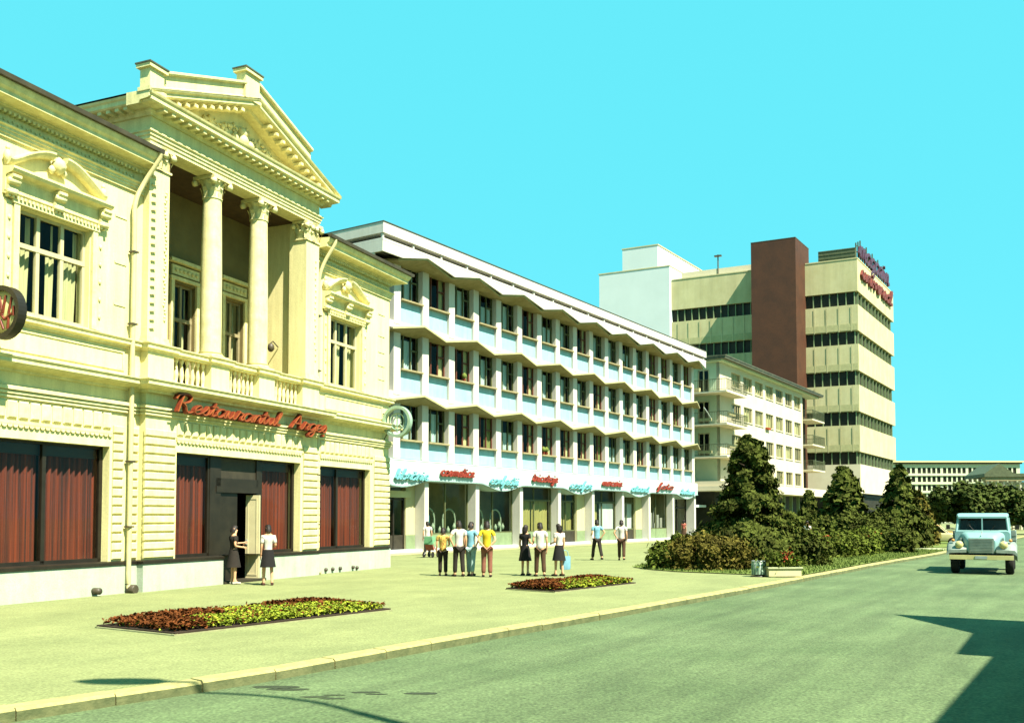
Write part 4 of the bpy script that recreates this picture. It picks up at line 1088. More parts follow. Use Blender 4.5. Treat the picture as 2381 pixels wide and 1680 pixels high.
# corner wall between end balconies
# low canopy, ground-floor shopfront
cn = B(); cn.box(78.6,A2+1.2,-1.6,3.5,4.30,4.60); cn.box(78.55,A2+1.25,-1.65,3.5,4.18,4.30); cn.build('canopy','apt',AB)
cb = B(); cb.box(78.9,A2+.8,-1.3,3.2,4.6,5.05); cb.build('canopy_parapet','apt',AB)
B().box(76.0,80.5,1.2,3.4,2.75,2.95).build('canopy_lower','blank',AB)
for k in range(12):
    x = A0+.5+k*2.7; B().box(x,x+.3,.0,.3,0,4.2).build('shop_pillar','riser',AB)
gk = B(); gk.quad((A0,.6,.0),(A2,.6,0),(A2,.6,4.2),(A0,.6,4.2)); gk.quad((A0,3,0),(A0,.6,0),(A0,.6,4.2),(A0,3,4.2)); gk.build('shop_glazing','darkglass',AB)
cs = B()
for x in (83,85.9,88.4,91.2,99,103): curtain(cs,x,x+1.2,.3,2.4,.55,.03,.2,int(x))
cs.build('shop_curtain','curtain_y',AB)

# ================================================================== tower store with the brown shaft
TW = frame('department_store_tower', -27.9, PW, 127.24)
tag(TW, 'tall beige tower block with stacked wall bands, brown stair shaft and roof lettering', 'building')
T0 = 127.24; T1 = T0+23.7; TD = 26.2
bots = [31.7,26.45,21.15,15.75,10.45]; tops = [36.0,29.92,24.68,19.25,13.95]; gz = 8.8
core = B(); core.box(T0+.45,T1-.45,.45,TD,4.5,35.5); core.build('strip_window_glass','darkglass',TW)
for k,(a,b) in enumerate(zip(bots,tops)):
    m_ = B(); m_.box(T0,T1,0,TD,a,b); ob = m_.build('wall_band','beige',TW)
    if k:
        g = B()
        # louvred strip in the lower part, ribs on it
        g.box(T0-.06,T0-.02,.1,TD,a+.08,a+.95)
        g.build('louvre_strip','edge',ob)
        for y in [i*1.62+.8 for i in range(16)]: MB().box(-.085,-.06,0,.12,a-.08,b-.15).build('rib','beige',ob,ox=0).location = (0,y,0)
lw = B(); lw.box(T0,T1,0,TD,5.0,gz); lw.build('wall_band','apt',TW)
gd = B(); gd.box(T0+.6,T1-.6,.6,TD,0,5.0); gd.build('shop_glazing','darkglass',TW)
mull_me = MB().box(-.05,.05,.10,.4,0,1).mesh('mullion','riser')
for a,b in ((29.92,31.7),(24.68,26.45),(19.25,21.15),(13.95,15.75),(8.8,10.45)):
    for k in range(11):
        x = T0+1.0+k*2.12; o = link('mullion',mull_me,TW); o.location = (x-T0,.05,a); o.scale = (1,1,b-a)
    for k in range(24):
        y = .5+k*1.08
        if 6.9 < y < 12.9: continue
        o = link('mullion',mull_me,TW); o.location = (.05,y,a); o.scale = (1,1,b-a); o.rotation_euler = (0,0,-math.pi/2)
B().box(T0-4.4,T0+2,6.9,12.9,0,38.6).build('stair_shaft','brown',TW)
B().box(T0-4.42,T0+2.02,6.88,12.92,38.6,38.7).build('shaft_coping','gutter',TW)
bw = B(); bw.box(T0-.6,T1,TD,37.4,0,38.0); bw.box(T0-.6,T1-3,28.0,33.6,38.0,41.3); bw.build('blank_wall','blank',TW)
cp = B(); cp.box(T0-.65,T1,TD-.05,37.5,38.0,38.15); cp.box(T0-.65,T1-3,27.9,33.7,41.3,41.45); cp.box(T0-.05,T1+.05,-.05,6.85,36.0,36.15); cp.box(T0-.05,T1+.05,12.95,TD-.1,36.0,36.15); cp.build('coping','beige',TW)
rp_ = B(); rp_.box(T0+1,T1-3,13,25,36.15,37.2); rp_.build('roof_plant_room','apt',TW)
am = B(); am.tube([(T0+1,19.5,36.1),(T0+1,19.5,39.2)],.09,6); am.box(T0+.8,T0+1.2,19.0,20.0,38.9,39.1); am.build('antenna','gutter',TW)
sf = B(); sf.box(T0+.4,T0+.9,.3,5.2,36.15,37.6); 
for z in (36.5,37.0,37.5): sf.box(T0+.35,T0+.40,.3,5.2,z,z+.12)
sf.build('sign_frame_end','rail',TW)
# roof lettering: tall letters on a scaffold, a second line on the top band
TS = frame('tower_roof_sign', -27.9, PW, T0); TS.location.z = 36.15; OX[TS] = 0
tag(TS,'violet and red lettering on scaffold along roof edge of the tower','sign')
a = MB(); xx = script_len('magazin',1.3); script(a,'magazin',1.2,.5,1.5,-.10,.15,.42,.1,19.5/(script_len('magazin',1.5))); a.build('lettering','violet',TS)
s_ = MB()
for k in range(17): s_.box(.8+k*1.25,.95+k*1.25,.25,.4,0,2.2+.9*((k*7)%3)/2)
for z in (.3,1.1,1.9): s_.box(.8,21,.3,.36,z,z+.08)
s_.build('scaffold','rail',TS)
a = MB(); script(a,'universal',1.4,-2.4,1.1,-.35,-.05,.40,.1,20.0/script_len('universal',1.1)); a.build('lettering','tower_red',TS)

for ch in list(TW.children_recursive):          # the end face stands a little off square
    if ch.location.length > 1e-6: ch.location.x -= .096*ch.location.y; ch.location.y *= .965
    elif ch.type == 'MESH': ch.data.transform(Matrix(((1,-.096,0,0),(0,.965,0,0),(0,0,1,0),(0,0,0,1))))
# ================================================================== far block across the end of the street
FB = empty('far_office_block',(142,300,0),0.0)
tag(FB,'distant long pale six-storey block with grid of small dark windows','building')
w = MB(); ops = []
for r_ in range(6):
    zb = 15.95-2.78*r_
    for c in range(25): ops.append((-19.6+c*1.56+.35*((c//5)),-19.6+c*1.56+.35*((c//5))+1.1,zb,zb+1.85))
w.wall(-21.5,21.5,0,19.0,0,.5,ops); w.quad((-21.5,12,0),(-21.5,0,0),(-21.5,0,19),(-21.5,12,19)); w.quad((21.5,0,0),(21.5,12,0),(21.5,12,19),(21.5,0,19))
w.build('wall','farwall',FB)
r_ = MB(); r_.box(-22.3,22.3,-1.0,12,19.45,19.95); r_.build('roof','carcream',FB)
r_ = MB(); r_.box(-22,22,-.5,11.8,19.0,19.45); r_.build('roof_shadow_gap','dark',FB)
pm_ = MB(); pm_.quad((0,.3,0),(1.1,.3,0),(1.1,.3,1.85),(0,.3,1.85)); pm_.box(.53,.58,.24,.3,0,1.85); pme = pm_.mesh('window','darkglass')
for o_ in ops:
    o = link('window',pme,FB); o.location = (o_[0],0,o_[2])
fl = MB()
for r_ in range(6): fl.box(-21.5,21.5,-.35,.0,15.95-2.78*r_-.75,15.95-2.78*r_-.35)
fl.build('floor_band','farwall',FB)
# small columned house at the far right
HB = empty('columned_house',(75.2,140,0),R(-8))
tag(HB,'small grey house with columned porch behind trees at right edge','building')
h = MB(); h.box(-3.6,6,1.2,8,0,7.2); h.build('wall','farwall',HB)
h = MB(); h.box(-4.2,6,-.6,8.3,7.9,8.4); h.yprism([(-4.2,8.4),(0,8.4),(-2.1,9.9)],-.6,8); h.build('roof','rail',HB)
h = MB(); h.box(-4,6,-.4,1.2,7.3,7.9); h.build('entablature','soffit',HB)
cm = MB().lathe([(.2,0),(.2,5.6),(.16,7.0),(.24,7.2),(.24,7.3)],(0,0,0),10).mesh('column','apt')
for k in range(8):
    o = link('column',cm,HB); o.location = (-3.6+k*1.15,0,0)
h = MB(); h.box(-4.4,6,-.8,1.2,4.9,5.15); h.build('porch_floor','blank',HB)

# ================================================================== house on the near right whose shadow crosses the road
CH = empty('corner_house',(11.3,15.46,-.12),0)
tag(CH,'grey rendered house on the right side of the road, behind the camera','building')
dx,dy = math.sin(PW),math.cos(PW)
P_ = [(11.3,15.46),(11.38,12.36),(9.95,9.94),(10.37,9.73),(10.37-dx*19,9.73-dy*19)]
ix,iy = math.cos(PW)*9,-math.sin(PW)*9
P_ += [(P_[-1][0]+ix,P_[-1][1]+iy),(11.3+ix,15.46+iy)]
loc = [(x-11.3,y-15.46) for x,y in P_]
m_ = MB(); m_.prism(loc,6.75,7.0); m_.build('roof','roofmetal',CH)
sh = [(x*.97+.35,y-.4*(1 if i in (0,6) else -.0)) for i,(x,y) in enumerate(loc)]
q = [Vector(p) for p in loc]; cx_ = sum((p.x for p in q))/7; cy_ = sum((p.y for p in q))/7
wl2 = [(p.x+(.35*math.cos(PW)),p.y-.35*math.sin(PW)) for p in q[:5]]+[(p.x-.3*math.cos(PW),p.y+.3*math.sin(PW)) for p in q[5:]]
m_ = MB(); m_.prism(wl2,0,6.75); m_.build('wall','shade_house',CH)
dm = MB()
for k in range(4):
    t_ = .12+.23*k; ax,ay = wl2[3][0]+(wl2[4][0]-wl2[3][0])*t_, wl2[3][1]+(wl2[4][1]-wl2[3][1])*t_
    for z in (1.0,4.1):
        u = Vector((dx,dy,0)); n_v = Vector((-math.cos(PW),math.sin(PW),0))
        f = MB(); c0 = Vector((ax,ay,z))
        pts = []
        for (s_,t2,o_) in ((0,0,.06),(1.1,0,.06),(1.1,1.6,.06),(0,1.6,.06),(0,0,-.02),(1.1,0,-.02),(1.1,1.6,-.02),(0,1.6,-.02)): pts.append(c0+u*s_+Vector((0,0,t2))+n_v*o_)
        f.add(pts,[(0,1,2,3),(4,7,6,5),(0,4,5,1),(1,5,6,2),(2,6,7,3),(3,7,4,0)]); f.build('window','darkglass',CH)
# street lamp on the near right, its shadow falls over the kerb at lower left
SL = empty('street_lamp',(3.3,4.5,-.12),0)
tag(SL,'tall curved-arm street lamp on the near right kerb','street lamp')
m_ = MB(); m_.tube([(0,0,0),(0,0,1.2),(0,0,5),(0,0,9.6)],[.11,.10,.085,.07],12); m_.build('pole','steel',SL)
m_ = MB(); m_.tube(smooth_line([(0,0,9.6),(-.02,0,10.6),(-.35,.02,11.3),(-1.0,.06,11.6),(-1.5,.1,11.7)],5),.05,8); m_.build('arm','steel',SL)
m_ = MB(); m_.lathe([(.04,-.15),(.16,.0),(.20,.35),(.16,.75),(.05,.95)],(0,0,0),14,'x'); o = m_.build('lamp_head','steel',SL); o.location = (-1.5,.1,11.66); o.rotation_euler = (0,R(6),R(176))
m_ = MB(); m_.lathe([(.18,0),(.18,.5),(.13,.55)],(0,0,0),12); m_.build('base','steel',SL)
# ================================================================== planting
def leaves(name, pts, nrm, size, m, parent=None, seed=0, aspect=1.6, droop=0.0):
    """one mesh of small leaf-sized quads, roughly facing along nrm"""
    rg = np.random.RandomState(seed); n = len(pts)
    nr = nrm+rg.randn(n,3)*.55; nr /= np.linalg.norm(nr,axis=1)[:,None]+1e-9
    t = np.cross(nr, rg.randn(n,3)); t /= np.linalg.norm(t,axis=1)[:,None]+1e-9
    t[:,2] -= droop; t /= np.linalg.norm(t,axis=1)[:,None]+1e-9
    b = np.cross(nr,t); s = size*(.55+.9*rg.rand(n))[:,None]
    v = np.stack([pts-t*s*aspect*.5, pts+b*s*.5, pts+t*s*aspect*.5, pts-b*s*.5],1)
    me = bpy.data.meshes.new(name); me.vertices.add(n*4); me.vertices.foreach_set('co', v.reshape(-1))
    me.loops.add(n*4); me.loops.foreach_set('vertex_index', np.arange(n*4)); me.polygons.add(n)
    me.polygons.foreach_set('loop_start', np.arange(n)*4); me.polygons.foreach_set('loop_total', np.full(n,4))
    me.materials.append(M[m] if isinstance(m,str) else m); me.update(); me.validate()
    return link(name, me, parent)
def trunk_mesh(h, r, limbs, seed, lean=.0):
    mb = MB(); rg = random.Random(seed)
    mb.tube([(0,0,-.05),(lean*.3,0,h*.35),(lean*.7,.02,h*.7),(lean,0,h)],[r,r*.75,r*.45,r*.12],9)
    for k in range(limbs):
        z = h*(.3+.6*k/max(1,limbs)); a = rg.random()*6.28; l = h*.28*(1.1-k/limbs*.6)
        mb.tube([(lean*z/h,0,z),(math.cos(a)*l*.5,math.sin(a)*l*.5,z+l*.25),(math.cos(a)*l,math.sin(a)*l,z+l*.35)],[r*.35,r*.2,r*.05],6,False)
    return mb
def conifer(loc, h, prof, n, label, m='conifer', size=.16, seed=1, group=None, name='conifer_tree', squash=(1,1)):
    """prof: list of (height fraction, radius); boughs in lumpy whorls"""
    o = empty(name, loc, seed*1.3); tag(o,label,'tree' if h > 2.2 else 'shrub',group)
    rg = np.random.RandomState(seed)
    trunk_mesh(h*.93, .035*h**.9+.02, 8, seed).build('trunk','bark',o)
    nb = int(60+h*22); B_ = []
    hz = np.array([p[0] for p in prof])*h; rr = np.array([p[1] for p in prof])
    for k in range(nb):
        z = h*rg.beta(1.0,1.25)*.97; a = rg.rand()*6.283; R_ = np.interp(z,hz,rr)*(.78+.36*rg.rand())
        B_.append((z,a,R_))
    pts = []; nrm = []
    per = n//nb
    for z,a,R_ in B_:
        u = rg.rand(per)**.55; w_ = .10+.22*R_*rg.rand(per)
        off = rg.randn(per,3)*np.array([.13,.13,.10])*(.5+.6*R_)
        r_ = u*R_; p = np.stack([np.cos(a)*r_, np.sin(a)*r_, z+.10*R_*np.sin(u*2.4)-.16*R_*u*u],1)+off*(.35+.5*u[:,None])
        pts.append(p); nn = np.stack([np.cos(a)*np.ones(per),np.sin(a)*np.ones(per),.55*np.ones(per)],1); nrm.append(nn)
    pts = np.concatenate(pts); nrm = np.concatenate(nrm); pts[:,2] = np.maximum(pts[:,2],.02)
    pts[:,0] *= squash[0]; pts[:,1] *= squash[1]
    leaves('crown',pts,nrm,size,m,o,seed,1.9,.25)
    return o
def mound(loc, rx, ry, h, n, label, m='juniper', size=.12, seed=1, rz=0.0, group=None, name='juniper_shrub', red=0):
    o = empty(name, loc, rz); tag(o,label,'shrub',group); rg = np.random.RandomState(seed)
    nb = 40; P = []; N = []
    for k in range(nb):
        a = rg.rand()*6.283; q = rg.rand()**.5*.92; cz = math.sqrt(max(0,1-q*q))
        c = np.array([math.cos(a)*q*rx, math.sin(a)*q*ry, h*(.25+.72*cz*(.75+.3*rg.rand()))])
        s_ = np.array([rx,ry,h])*(.16+.10*rg.rand()); k_ = n//nb
        d = rg.randn(k_,3); d /= np.linalg.norm(d,axis=1)[:,None]; d *= (rg.rand(k_)**.35)[:,None]
        P.append(c+d*s_); N.append(d+np.array([0,0,.4]))
        t_ = rg.rand(k_//2,1); P.append(c*np.array([1,1,0])+(c*np.array([0,0,1]))*t_+rg.randn(k_//2,3)*s_*.7); N.append(rg.randn(k_//2,3)+np.array([math.cos(a),math.sin(a),.3]))
    P = np.concatenate(P); N = np.concatenate(N); P[:,2] = np.maximum(P[:,2],.02)
    leaves('foliage',P,N,size,m,o,seed,1.8)
    mb = MB(); 
    for k in range(7):
        a = k*.9; mb.tube([(0,0,-.02),(math.cos(a)*rx*.3,math.sin(a)*ry*.3,h*.3),(math.cos(a)*rx*.6,math.sin(a)*ry*.6,h*.55)],[.03,.02,.01],6,False)
    mb.build('stem','bark',o)
    if red:
        k_ = red; a = rg.rand(k_)*6.283; q = rg.rand(k_)**.5; 
        R3 = np.stack([np.cos(a)*q*rx*.95,np.sin(a)*q*ry*.95,h*(.45+.6*np.sqrt(1-q*q))],1)
        leaves('flowers',R3,rg.randn(k_,3)+np.array([0,-1,.6]),.10,'rose',o,seed+5,1.0)
    return o
def broadtree(loc, h, r, n, label, seed=1, m='broad', size=.3, group=None, z0=.28):
    o = empty('broadleaf_tree', loc, 0); tag(o,label,'tree',group); rg = np.random.RandomState(seed)
    trunk_mesh(h*.75,.025*h+.05,9,seed).build('trunk','bark',o)
    P = []; N = []; nb = 46
    for k in range(nb):
        d = rg.randn(3); d /= np.linalg.norm(d); q = .45+.5*rg.rand()
        c = np.array([d[0]*r*q, d[1]*r*q, h*z0+(h*(1-z0))*(.5+.46*d[2]*q)])
        k_ = n//nb; e = rg.randn(k_,3); e /= np.linalg.norm(e,axis=1)[:,None]; e *= (rg.rand(k_)**.4)[:,None]*r*(.22+.14*rg.rand())
        P.append(c+e); N.append(e+np.array([0,0,.3*r]))
    leaves('crown',np.concatenate(P),np.concatenate(N),size,m,o,seed,1.4)
    return o
# flower beds
def flowerbed(corners, label, seed):
    c = [Vector(p) for p in corners]; cx_ = sum((p.x for p in c))/4; cy_ = sum((p.y for p in c))/4
    o = empty('flower_bed',(cx_,cy_,0),0); tag(o,label,'flower bed',group='flower beds on the pavement')
    L = [(p.x-cx_,p.y-cy_) for p in c]
    e = MB()
    for i in range(4):
        a,b = L[i],L[(i+1)%4]
        e.mold([a,b],[(-.0,-.05),(.0,.022),(-.07,.030),(-.07,-.05)])
    e.build('edging','edging',o)
    s_ = MB(); s_.prism([(x*.99,y*.99) for x,y in L],-.02,.05); s_.build('soil','soil',o)
    rg = np.random.RandomState(seed); n = 15000
    u,v = rg.rand(n)*.97+.015, rg.rand(n)*.92+.04
    # u along the long side from the near end, v from the kerb side
    A,B2,C_,D = [np.array(p) for p in L]    # A left, B near tip, C right tip, D far
    P2 = (B2+(A-B2)*v[:,None])*(1-u[:,None])+(C_+(D-C_)*v[:,None])*u[:,None]
    wob = .10*np.sin(u*17+v*5)
    red = ((u < .38-.45*np.abs(v-.72)+wob) & (v > .18+.3*u)) | ((u > .58+wob*.6) & (v > .55-.22*(u-.6)+.1*np.sin(u*11)) & (v < .93)) | ((u < .16) & (v < .9)) | (u > .965)
    red ^= rg.rand(n) < .07
    hump = .07+.08*np.minimum(1,np.minimum(np.minimum(u,1-u)*8,np.minimum(v,1-v)*4))
    z = .05+hump*rg.rand(n)**.5*(1+.35*red)
    for msk,nm,m_ in ((red,'red_brown_plants','bed_r'),(~red,'yellow_green_plants','bed_y')):
        p3 = np.stack([P2[msk,0],P2[msk,1],z[msk]],1)
        ob = leaves(nm,p3,np.tile(np.array([0,0,1.0]),(len(p3),1)),.046,m_,o,seed+int(msk[0]),1.5); tag(ob,kind='stuff')
    return o
flowerbed([(-6.99,15.73),(-5.27,14.65),(-2.38,18.62),(-4.10,19.70)],'large rectangular bed of yellow-green and red-brown plants, nearest the camera',3)
flowerbed([(-.17,24.02),(1.05,22.95),(3.46,26.03),(2.24,27.10)],'smaller bed of yellow and brown plants beyond the nearer one',8)

# the big conifer and the juniper mounds
conifer((9.35,36.6,0),5.2,[(0,2.1),(.1,2.3),(.25,2.0),(.40,1.42),(.54,.98),(.68,.76),(.84,.62),(.94,.40),(1,.08)],52000,'tall dark cone-shaped conifer rising above juniper mounds',seed=3,size=.105)
mound((6.9,32.9,0),1.5,1.05,1.12,18000,'wide bronzed juniper mound in front of the tall conifer','juniper_red',.075,4,R(-25))
mound((5.55,33.4,0),.62,.55,.72,3500,'small round bush at the left tip of the lawn','juniper',.10,5)
mound((6.35,34.9,0),1.1,.8,1.05,5000,'green juniper behind the bronzed mound','juniper',.11,6,R(-20))
mound((10.6,36.2,0),1.5,1.1,1.35,12000,'spreading dark shrub right of the tall conifer','conifer',.10,7)
mound((8.4,33.4,0),.8,.7,.8,3500,'low dark shrub behind the litter bin','conifer',.11,8)
# low rose and juniper hedge along the lawn
hp = [(12.6,39.5,1.3,.95),(14.3,42.0,1.4,1.0),(15.9,44.0,1.3,1.05),(17.6,46.6,1.3,1.1),(19.2,49.0,1.2,1.15)]
for i,(x,y,r_,h_) in enumerate(hp):
    mound((x-.3,y+.25,0),r_,.85,h_,8000,('rounded rose bush, %s in the low hedge along the lawn' % ('nearest to the planter','second from the planter','third from the planter, at mid hedge','fourth from the planter','farthest before the dark cypress'))[i] if False else
          'rounded rose bush, %s in the low hedge along the lawn' % ('nearest to the planter','second from the planter','third from the planter','fourth from the planter','farthest from the planter')[i],
          'juniper',.095,20+i,R(20),'rose bushes along the lawn',name='rose_bush',red=90)
mound((20.0,48.4,0),.75,.75,1.15,4500,'dark round bush at the far end of the rose hedge','conifer',.12,31)
# conifers further along
conifer((20.6,58.0,0),5.0,[(0,1.5),(.2,1.6),(.4,1.35),(.55,1.15),(.7,.98),(.85,.72),(.95,.42),(1,.1)],9000,'rounded dark cypress before the white base of the tower',seed=11,size=.24,group='conifers along the far lawn')
conifer((23.9,57.6,0),5.1,[(0,1.7),(.2,1.65),(.4,1.3),(.6,.95),(.78,.6),(.9,.34),(1,.05)],10000,'tall pointed dark cypress right of the tower corner',seed=12,size=.22,group='conifers along the far lawn')
conifer((18.6,58.5,0),3.6,[(0,1.0),(.3,.85),(.6,.5),(1,.04)],5000,'small pointed conifer before the apartment canopy end',seed=13,size=.2,group='conifers along the far lawn')
conifer((27.2,62.5,0),3.6,[(0,1.3),(.3,1.1),(.6,.7),(1,.05)],6000,'short reddish conifer beside the parked cars',m='juniper_red',seed=14,size=.22,group='conifers along the far lawn')
for i,(x,y,rx,h_,lb) in enumerate(((18.2,55.4,1.7,1.75,'broad dark bush below the apartment shop windows'),(20.2,54.8,1.8,2.0,'broad dark bush below the rounded cypress'),(22.4,56.5,1.5,1.9,'broad green bush at the foot of the pointed cypress'),(25.7,61.5,1.8,2.3,'dark bush beside the second lawn'))):
    mound((x,y,0),rx,1.5,h_,9000,lb,'conifer',.15,40+i,0,'dense bushes behind the rose hedge')
# street trees at the right edge
for i,(x,y,h_,r_,lb) in enumerate(((44.8,93,5.2,3.1,'round broadleaf tree left of the far porch house'),(50.5,97,5.0,3.4,'broad low tree over the truck cab'),(40.4,99,3.2,1.6,'small leafy tree beside the parked cars'),(56.5,101,4.8,3.4,'broadleaf tree at the far right edge'))):
    broadtree((x,y,-.1),h_,r_,9000,lb,50+i,size=.34,group='street trees at the far end')
for i,(x,y) in enumerate(((62,128),(70,132),(54,126))):
    broadtree((x,y,-.1),4.6,4.0,6000,('middle','right-hand','left-hand')[i]+' tree of the distant row below the columned house',60+i,size=.5,group='distant trees below the columned house')
# --- litter bin and planter
LB = empty('litter_bin',(7.7,29.25,0),R(-20)); tag(LB,'small pale metal slatted litter bin at the lawn edge','litter bin')
m_ = MB(); m_.lathe([(.17,.06),(.19,.10),(.20,.48),(.18,.48),(.17,.12),(.01,.10)],(0,0,0),20); m_.build('bucket','steel',LB)
for k in range(14):
    a = 2*math.pi*k/14; m_ = MB(); m_.box(-.025,.025,-.008,.008,.08,.47); o = m_.build('slat','ring',LB); o.location = (math.cos(a)*.207,math.sin(a)*.207,0); o.rotation_euler = (0,0,a+math.pi/2)
m_ = MB(); m_.lathe([(.19,.47),(.215,.47),(.215,.50),(.19,.50)],(0,0,0),20); m_.build('rim','steel',LB)
m_ = MB(); m_.lathe([(.24,.0),(.24,.03),(.1,.04),(.1,.08)],(0,0,0),20); m_.build('base','dark',LB)
PB = empty('planter_box',(8.42,29.15,0),R(6)); tag(PB,'low white concrete planter with bushy plants by the kerb','planter')
m_ = MB()
for (a,b,c,d) in ((-.52,.52,-.22,-.15),(-.52,.52,.15,.22),(-.52,-.45,-.15,.15),(.45,.52,-.15,.15)): m_.box(a,b,c,d,.03,.30)
m_.box(-.45,.45,-.15,.15,.03,.2); m_.build('box','beige',PB)
m_ = MB(); m_.box(-.56,.56,-.26,.26,.27,.31); m_.box(-.45,-.3,-.2,.2,0,.03); m_.box(.3,.45,-.2,.2,0,.03); m_.build('rim','stone',PB)
rg = np.random.RandomState(2); q = rg.randn(1500,3)*np.array([.26,.10,.13])+np.array([.0,0,.48]); q[:,2] = np.maximum(q[:,2],.3)
leaves('plants',q,rg.randn(1500,3)+np.array([0,0,.5]),.07,'juniper',PB,3)
q = rg.randn(90,3)*np.array([.10,.08,.10])+np.array([.12,-.08,.62]); leaves('flowers',q,rg.randn(90,3),.06,'rose',PB,4)

# ================================================================== truck and parked cars
TK = empty('truck',(16.2,32.3,-.12),math.pi-PW+R(3)); tag(TK,'light blue old truck with rounded mudguards driving towards the camera','truck')
# local: front at y=0 looking along -y ... body runs to +y after the turn
TK.rotation_euler = (0,0,-PW+R(4)); TK.scale = (1.04,1.04,1.04)
def loft(mb, secs, smooth=True):
    """secs: list of rings (same length) -> closed skin"""
    k = len(secs[0]); vs = [v for s_ in secs for v in s_]; fs = []
    for i in range(len(secs)-1):
        for j in range(k): fs.append((i*k+j,i*k+(j+1)%k,(i+1)*k+(j+1)%k,(i+1)*k+j))
    mb.add(vs,fs,smooth); mb.add(secs[0],[tuple(range(k-1,-1,-1))]); mb.add(secs[-1],[tuple(range(k))])
def rrect(hw, z0, z1, r, y, n=4):
    p = []
    for cx_,cz_,a0 in ((hw-r,z1-r,0),(-hw+r,z1-r,90),(-hw+r,z0+r,180),(hw-r,z0+r,270)):
        for k in range(n+1):
            a = R(a0+90*k/n); p.append((cx_+r*math.cos(a),y,cz_+r*math.sin(a)))
    return p
m_ = MB(); loft(m_,[rrect(.42,.72,1.18,.12,.02),rrect(.50,.70,1.30,.16,.12),rrect(.58,.70,1.36,.18,.6),rrect(.70,.70,1.40,.18,1.05)]); m_.build('bonnet','truckblue',TK)
m_ = MB(); loft(m_,[rrect(.84,.62,1.42,.10,1.0),rrect(.86,.62,1.45,.1,1.1),rrect(.86,.62,1.45,.1,2.2),rrect(.84,.62,1.4,.1,2.3)])
m_.build('cab','truckblue',TK)
for x in (-.80,.80):
    m_ = MB(); m_.tube([(x,1.08,1.40),(x*.93,1.25,1.88)],.045,6); m_.build('cab_pillar','truckblue',TK)
    m_ = MB(); m_.tube([(x,2.2,1.40),(x*.95,2.15,1.88)],.06,6); m_.build('cab_pillar','truckblue',TK)
m_ = MB(); m_.box(-.02,.02,1.1,1.14,1.42,1.86); m_.build('windscreen_bar','truckblue',TK)
m_ = MB(); loft(m_,[rrect(.74,1.86,1.92,.03,1.1),rrect(.80,1.86,2.02,.06,1.35),rrect(.80,1.86,2.04,.07,1.9),rrect(.76,1.86,1.98,.05,2.28)]); m_.build('roof','truckblue',TK)
m_ = MB(); m_.quad((-.78,1.10,1.42),(.78,1.10,1.42),(.73,1.24,1.87),(-.73,1.24,1.87)); m_.build('windscreen','shopglass',TK)
m_ = MB(); m_.box(-.75,.75,2.18,2.22,1.42,1.88); m_.build('cab_back','dark',TK)
for sx in (-1,1):
    m_ = MB(); pts = []
    for k in range(11):
        t_ = k/10; y = -.05+1.55*t_; zt = .58+.50*math.sin(math.pi*min(1,t_*1.05+.12))**.8
        pts.append([(sx*.44,y,zt+.02),(sx*.98,y,zt),(sx*1.05,y,zt-.10),(sx*1.04,y,zt-.18),(sx*.95,y,zt-.10),(sx*.44,y,zt-.08)])
    loft(m_,pts if sx > 0 else [p[::-1] for p in pts]); m_.build('mudguard','truckgrey',TK)
    m_ = MB(); m_.lathe([(.02,-.05),(.11,-.04),(.13,.02),(.10,.12),(.03,.16)],(sx*.66,.0,.98),14,'y'); m_.build('headlight','cream_sign',TK)
    for y in (.62,3.75):
        wh = MB(); wh.lathe([(.18,-.12),(.36,-.13),(.41,-.09),(.41,.09),(.36,.13),(.18,.12)],(0,0,0),20,'x'); o = wh.build('wheel','tyre',TK); o.location = (sx*.82,y,.41)
        rm_ = MB(); rm_.lathe([(.04,-.10),(.18,-.09),(.18,.09),(.04,.10)],(0,0,0),14,'x'); rm_.build('rim','steel',o)
    m_ = MB(); m_.box(sx*.82,sx*.86,1.25,2.1,.72,.75); m_.box(sx*.862,sx*.875,1.3,1.45,1.15,1.19); m_.build('door_trim','steel',TK)
    m_ = MB(); m_.tube([(sx*.86,1.15,1.5),(sx*1.05,1.1,1.55)],.015,5); m_.box(sx*1.0,sx*1.12,1.07,1.09,1.48,1.64); m_.build('mirror','dark',TK)
m_ = MB()
for k in range(9): m_.box(-.34,.34,-.02,.02,.74+k*.05,.76+k*.05)
m_.box(-.38,.38,.0,.03,.70,1.20); m_.build('grille','truckgrey',TK)
m_ = MB(); m_.box(-.95,.95,-.22,-.10,.50,.64); m_.build('bumper','cream_sign',TK)
for sx in (-1,1):
    m_ = MB(); m_.box(sx*.863,sx*.868,1.22,2.12,.70,.712); m_.box(sx*.863,sx*.868,1.20,1.215,.70,1.42); m_.box(sx*.863,sx*.868,2.12,2.135,.70,1.42); m_.build('door_seam','dark',TK)
    for k in range(6):
        m_ = MB(); m_.box(sx*.60,sx*.66,.45+k*.07,.48+k*.07,.98,1.20); m_.build('bonnet_louvre','truckgrey',TK)
    m_ = MB(); m_.lathe([(.01,-.05),(.05,-.04),(.055,.02),(.04,.05)],(sx*.86,.25,1.12),10,'y'); m_.build('side_lamp','carorange',TK)
    m_ = MB(); m_.tube([(sx*.25,1.09,1.44),(sx*.40,1.13,1.62)],.008,4); m_.build('wiper','dark',TK)
m_ = MB(); m_.tube([(0,.05,1.285),(0,.6,1.37),(0,1.0,1.41)],.012,6); m_.build('bonnet_strip','steel',TK)
m_ = MB(); m_.lathe([(.02,.0),(.13,.06),(.14,.16),(.09,.28),(.0,.30)],(-.35,1.75,1.48),12); m_.box(-.62,-.08,1.65,1.9,.95,1.45); m_.build('seat_back','dark',TK)
m_ = MB(); m_.tube([(-.35+.19*math.cos(a),1.35,1.40+.13*math.sin(a)) for a in [2*math.pi*k/14 for k in range(15)]],.014,5); m_.build('steering_wheel','dark',TK)
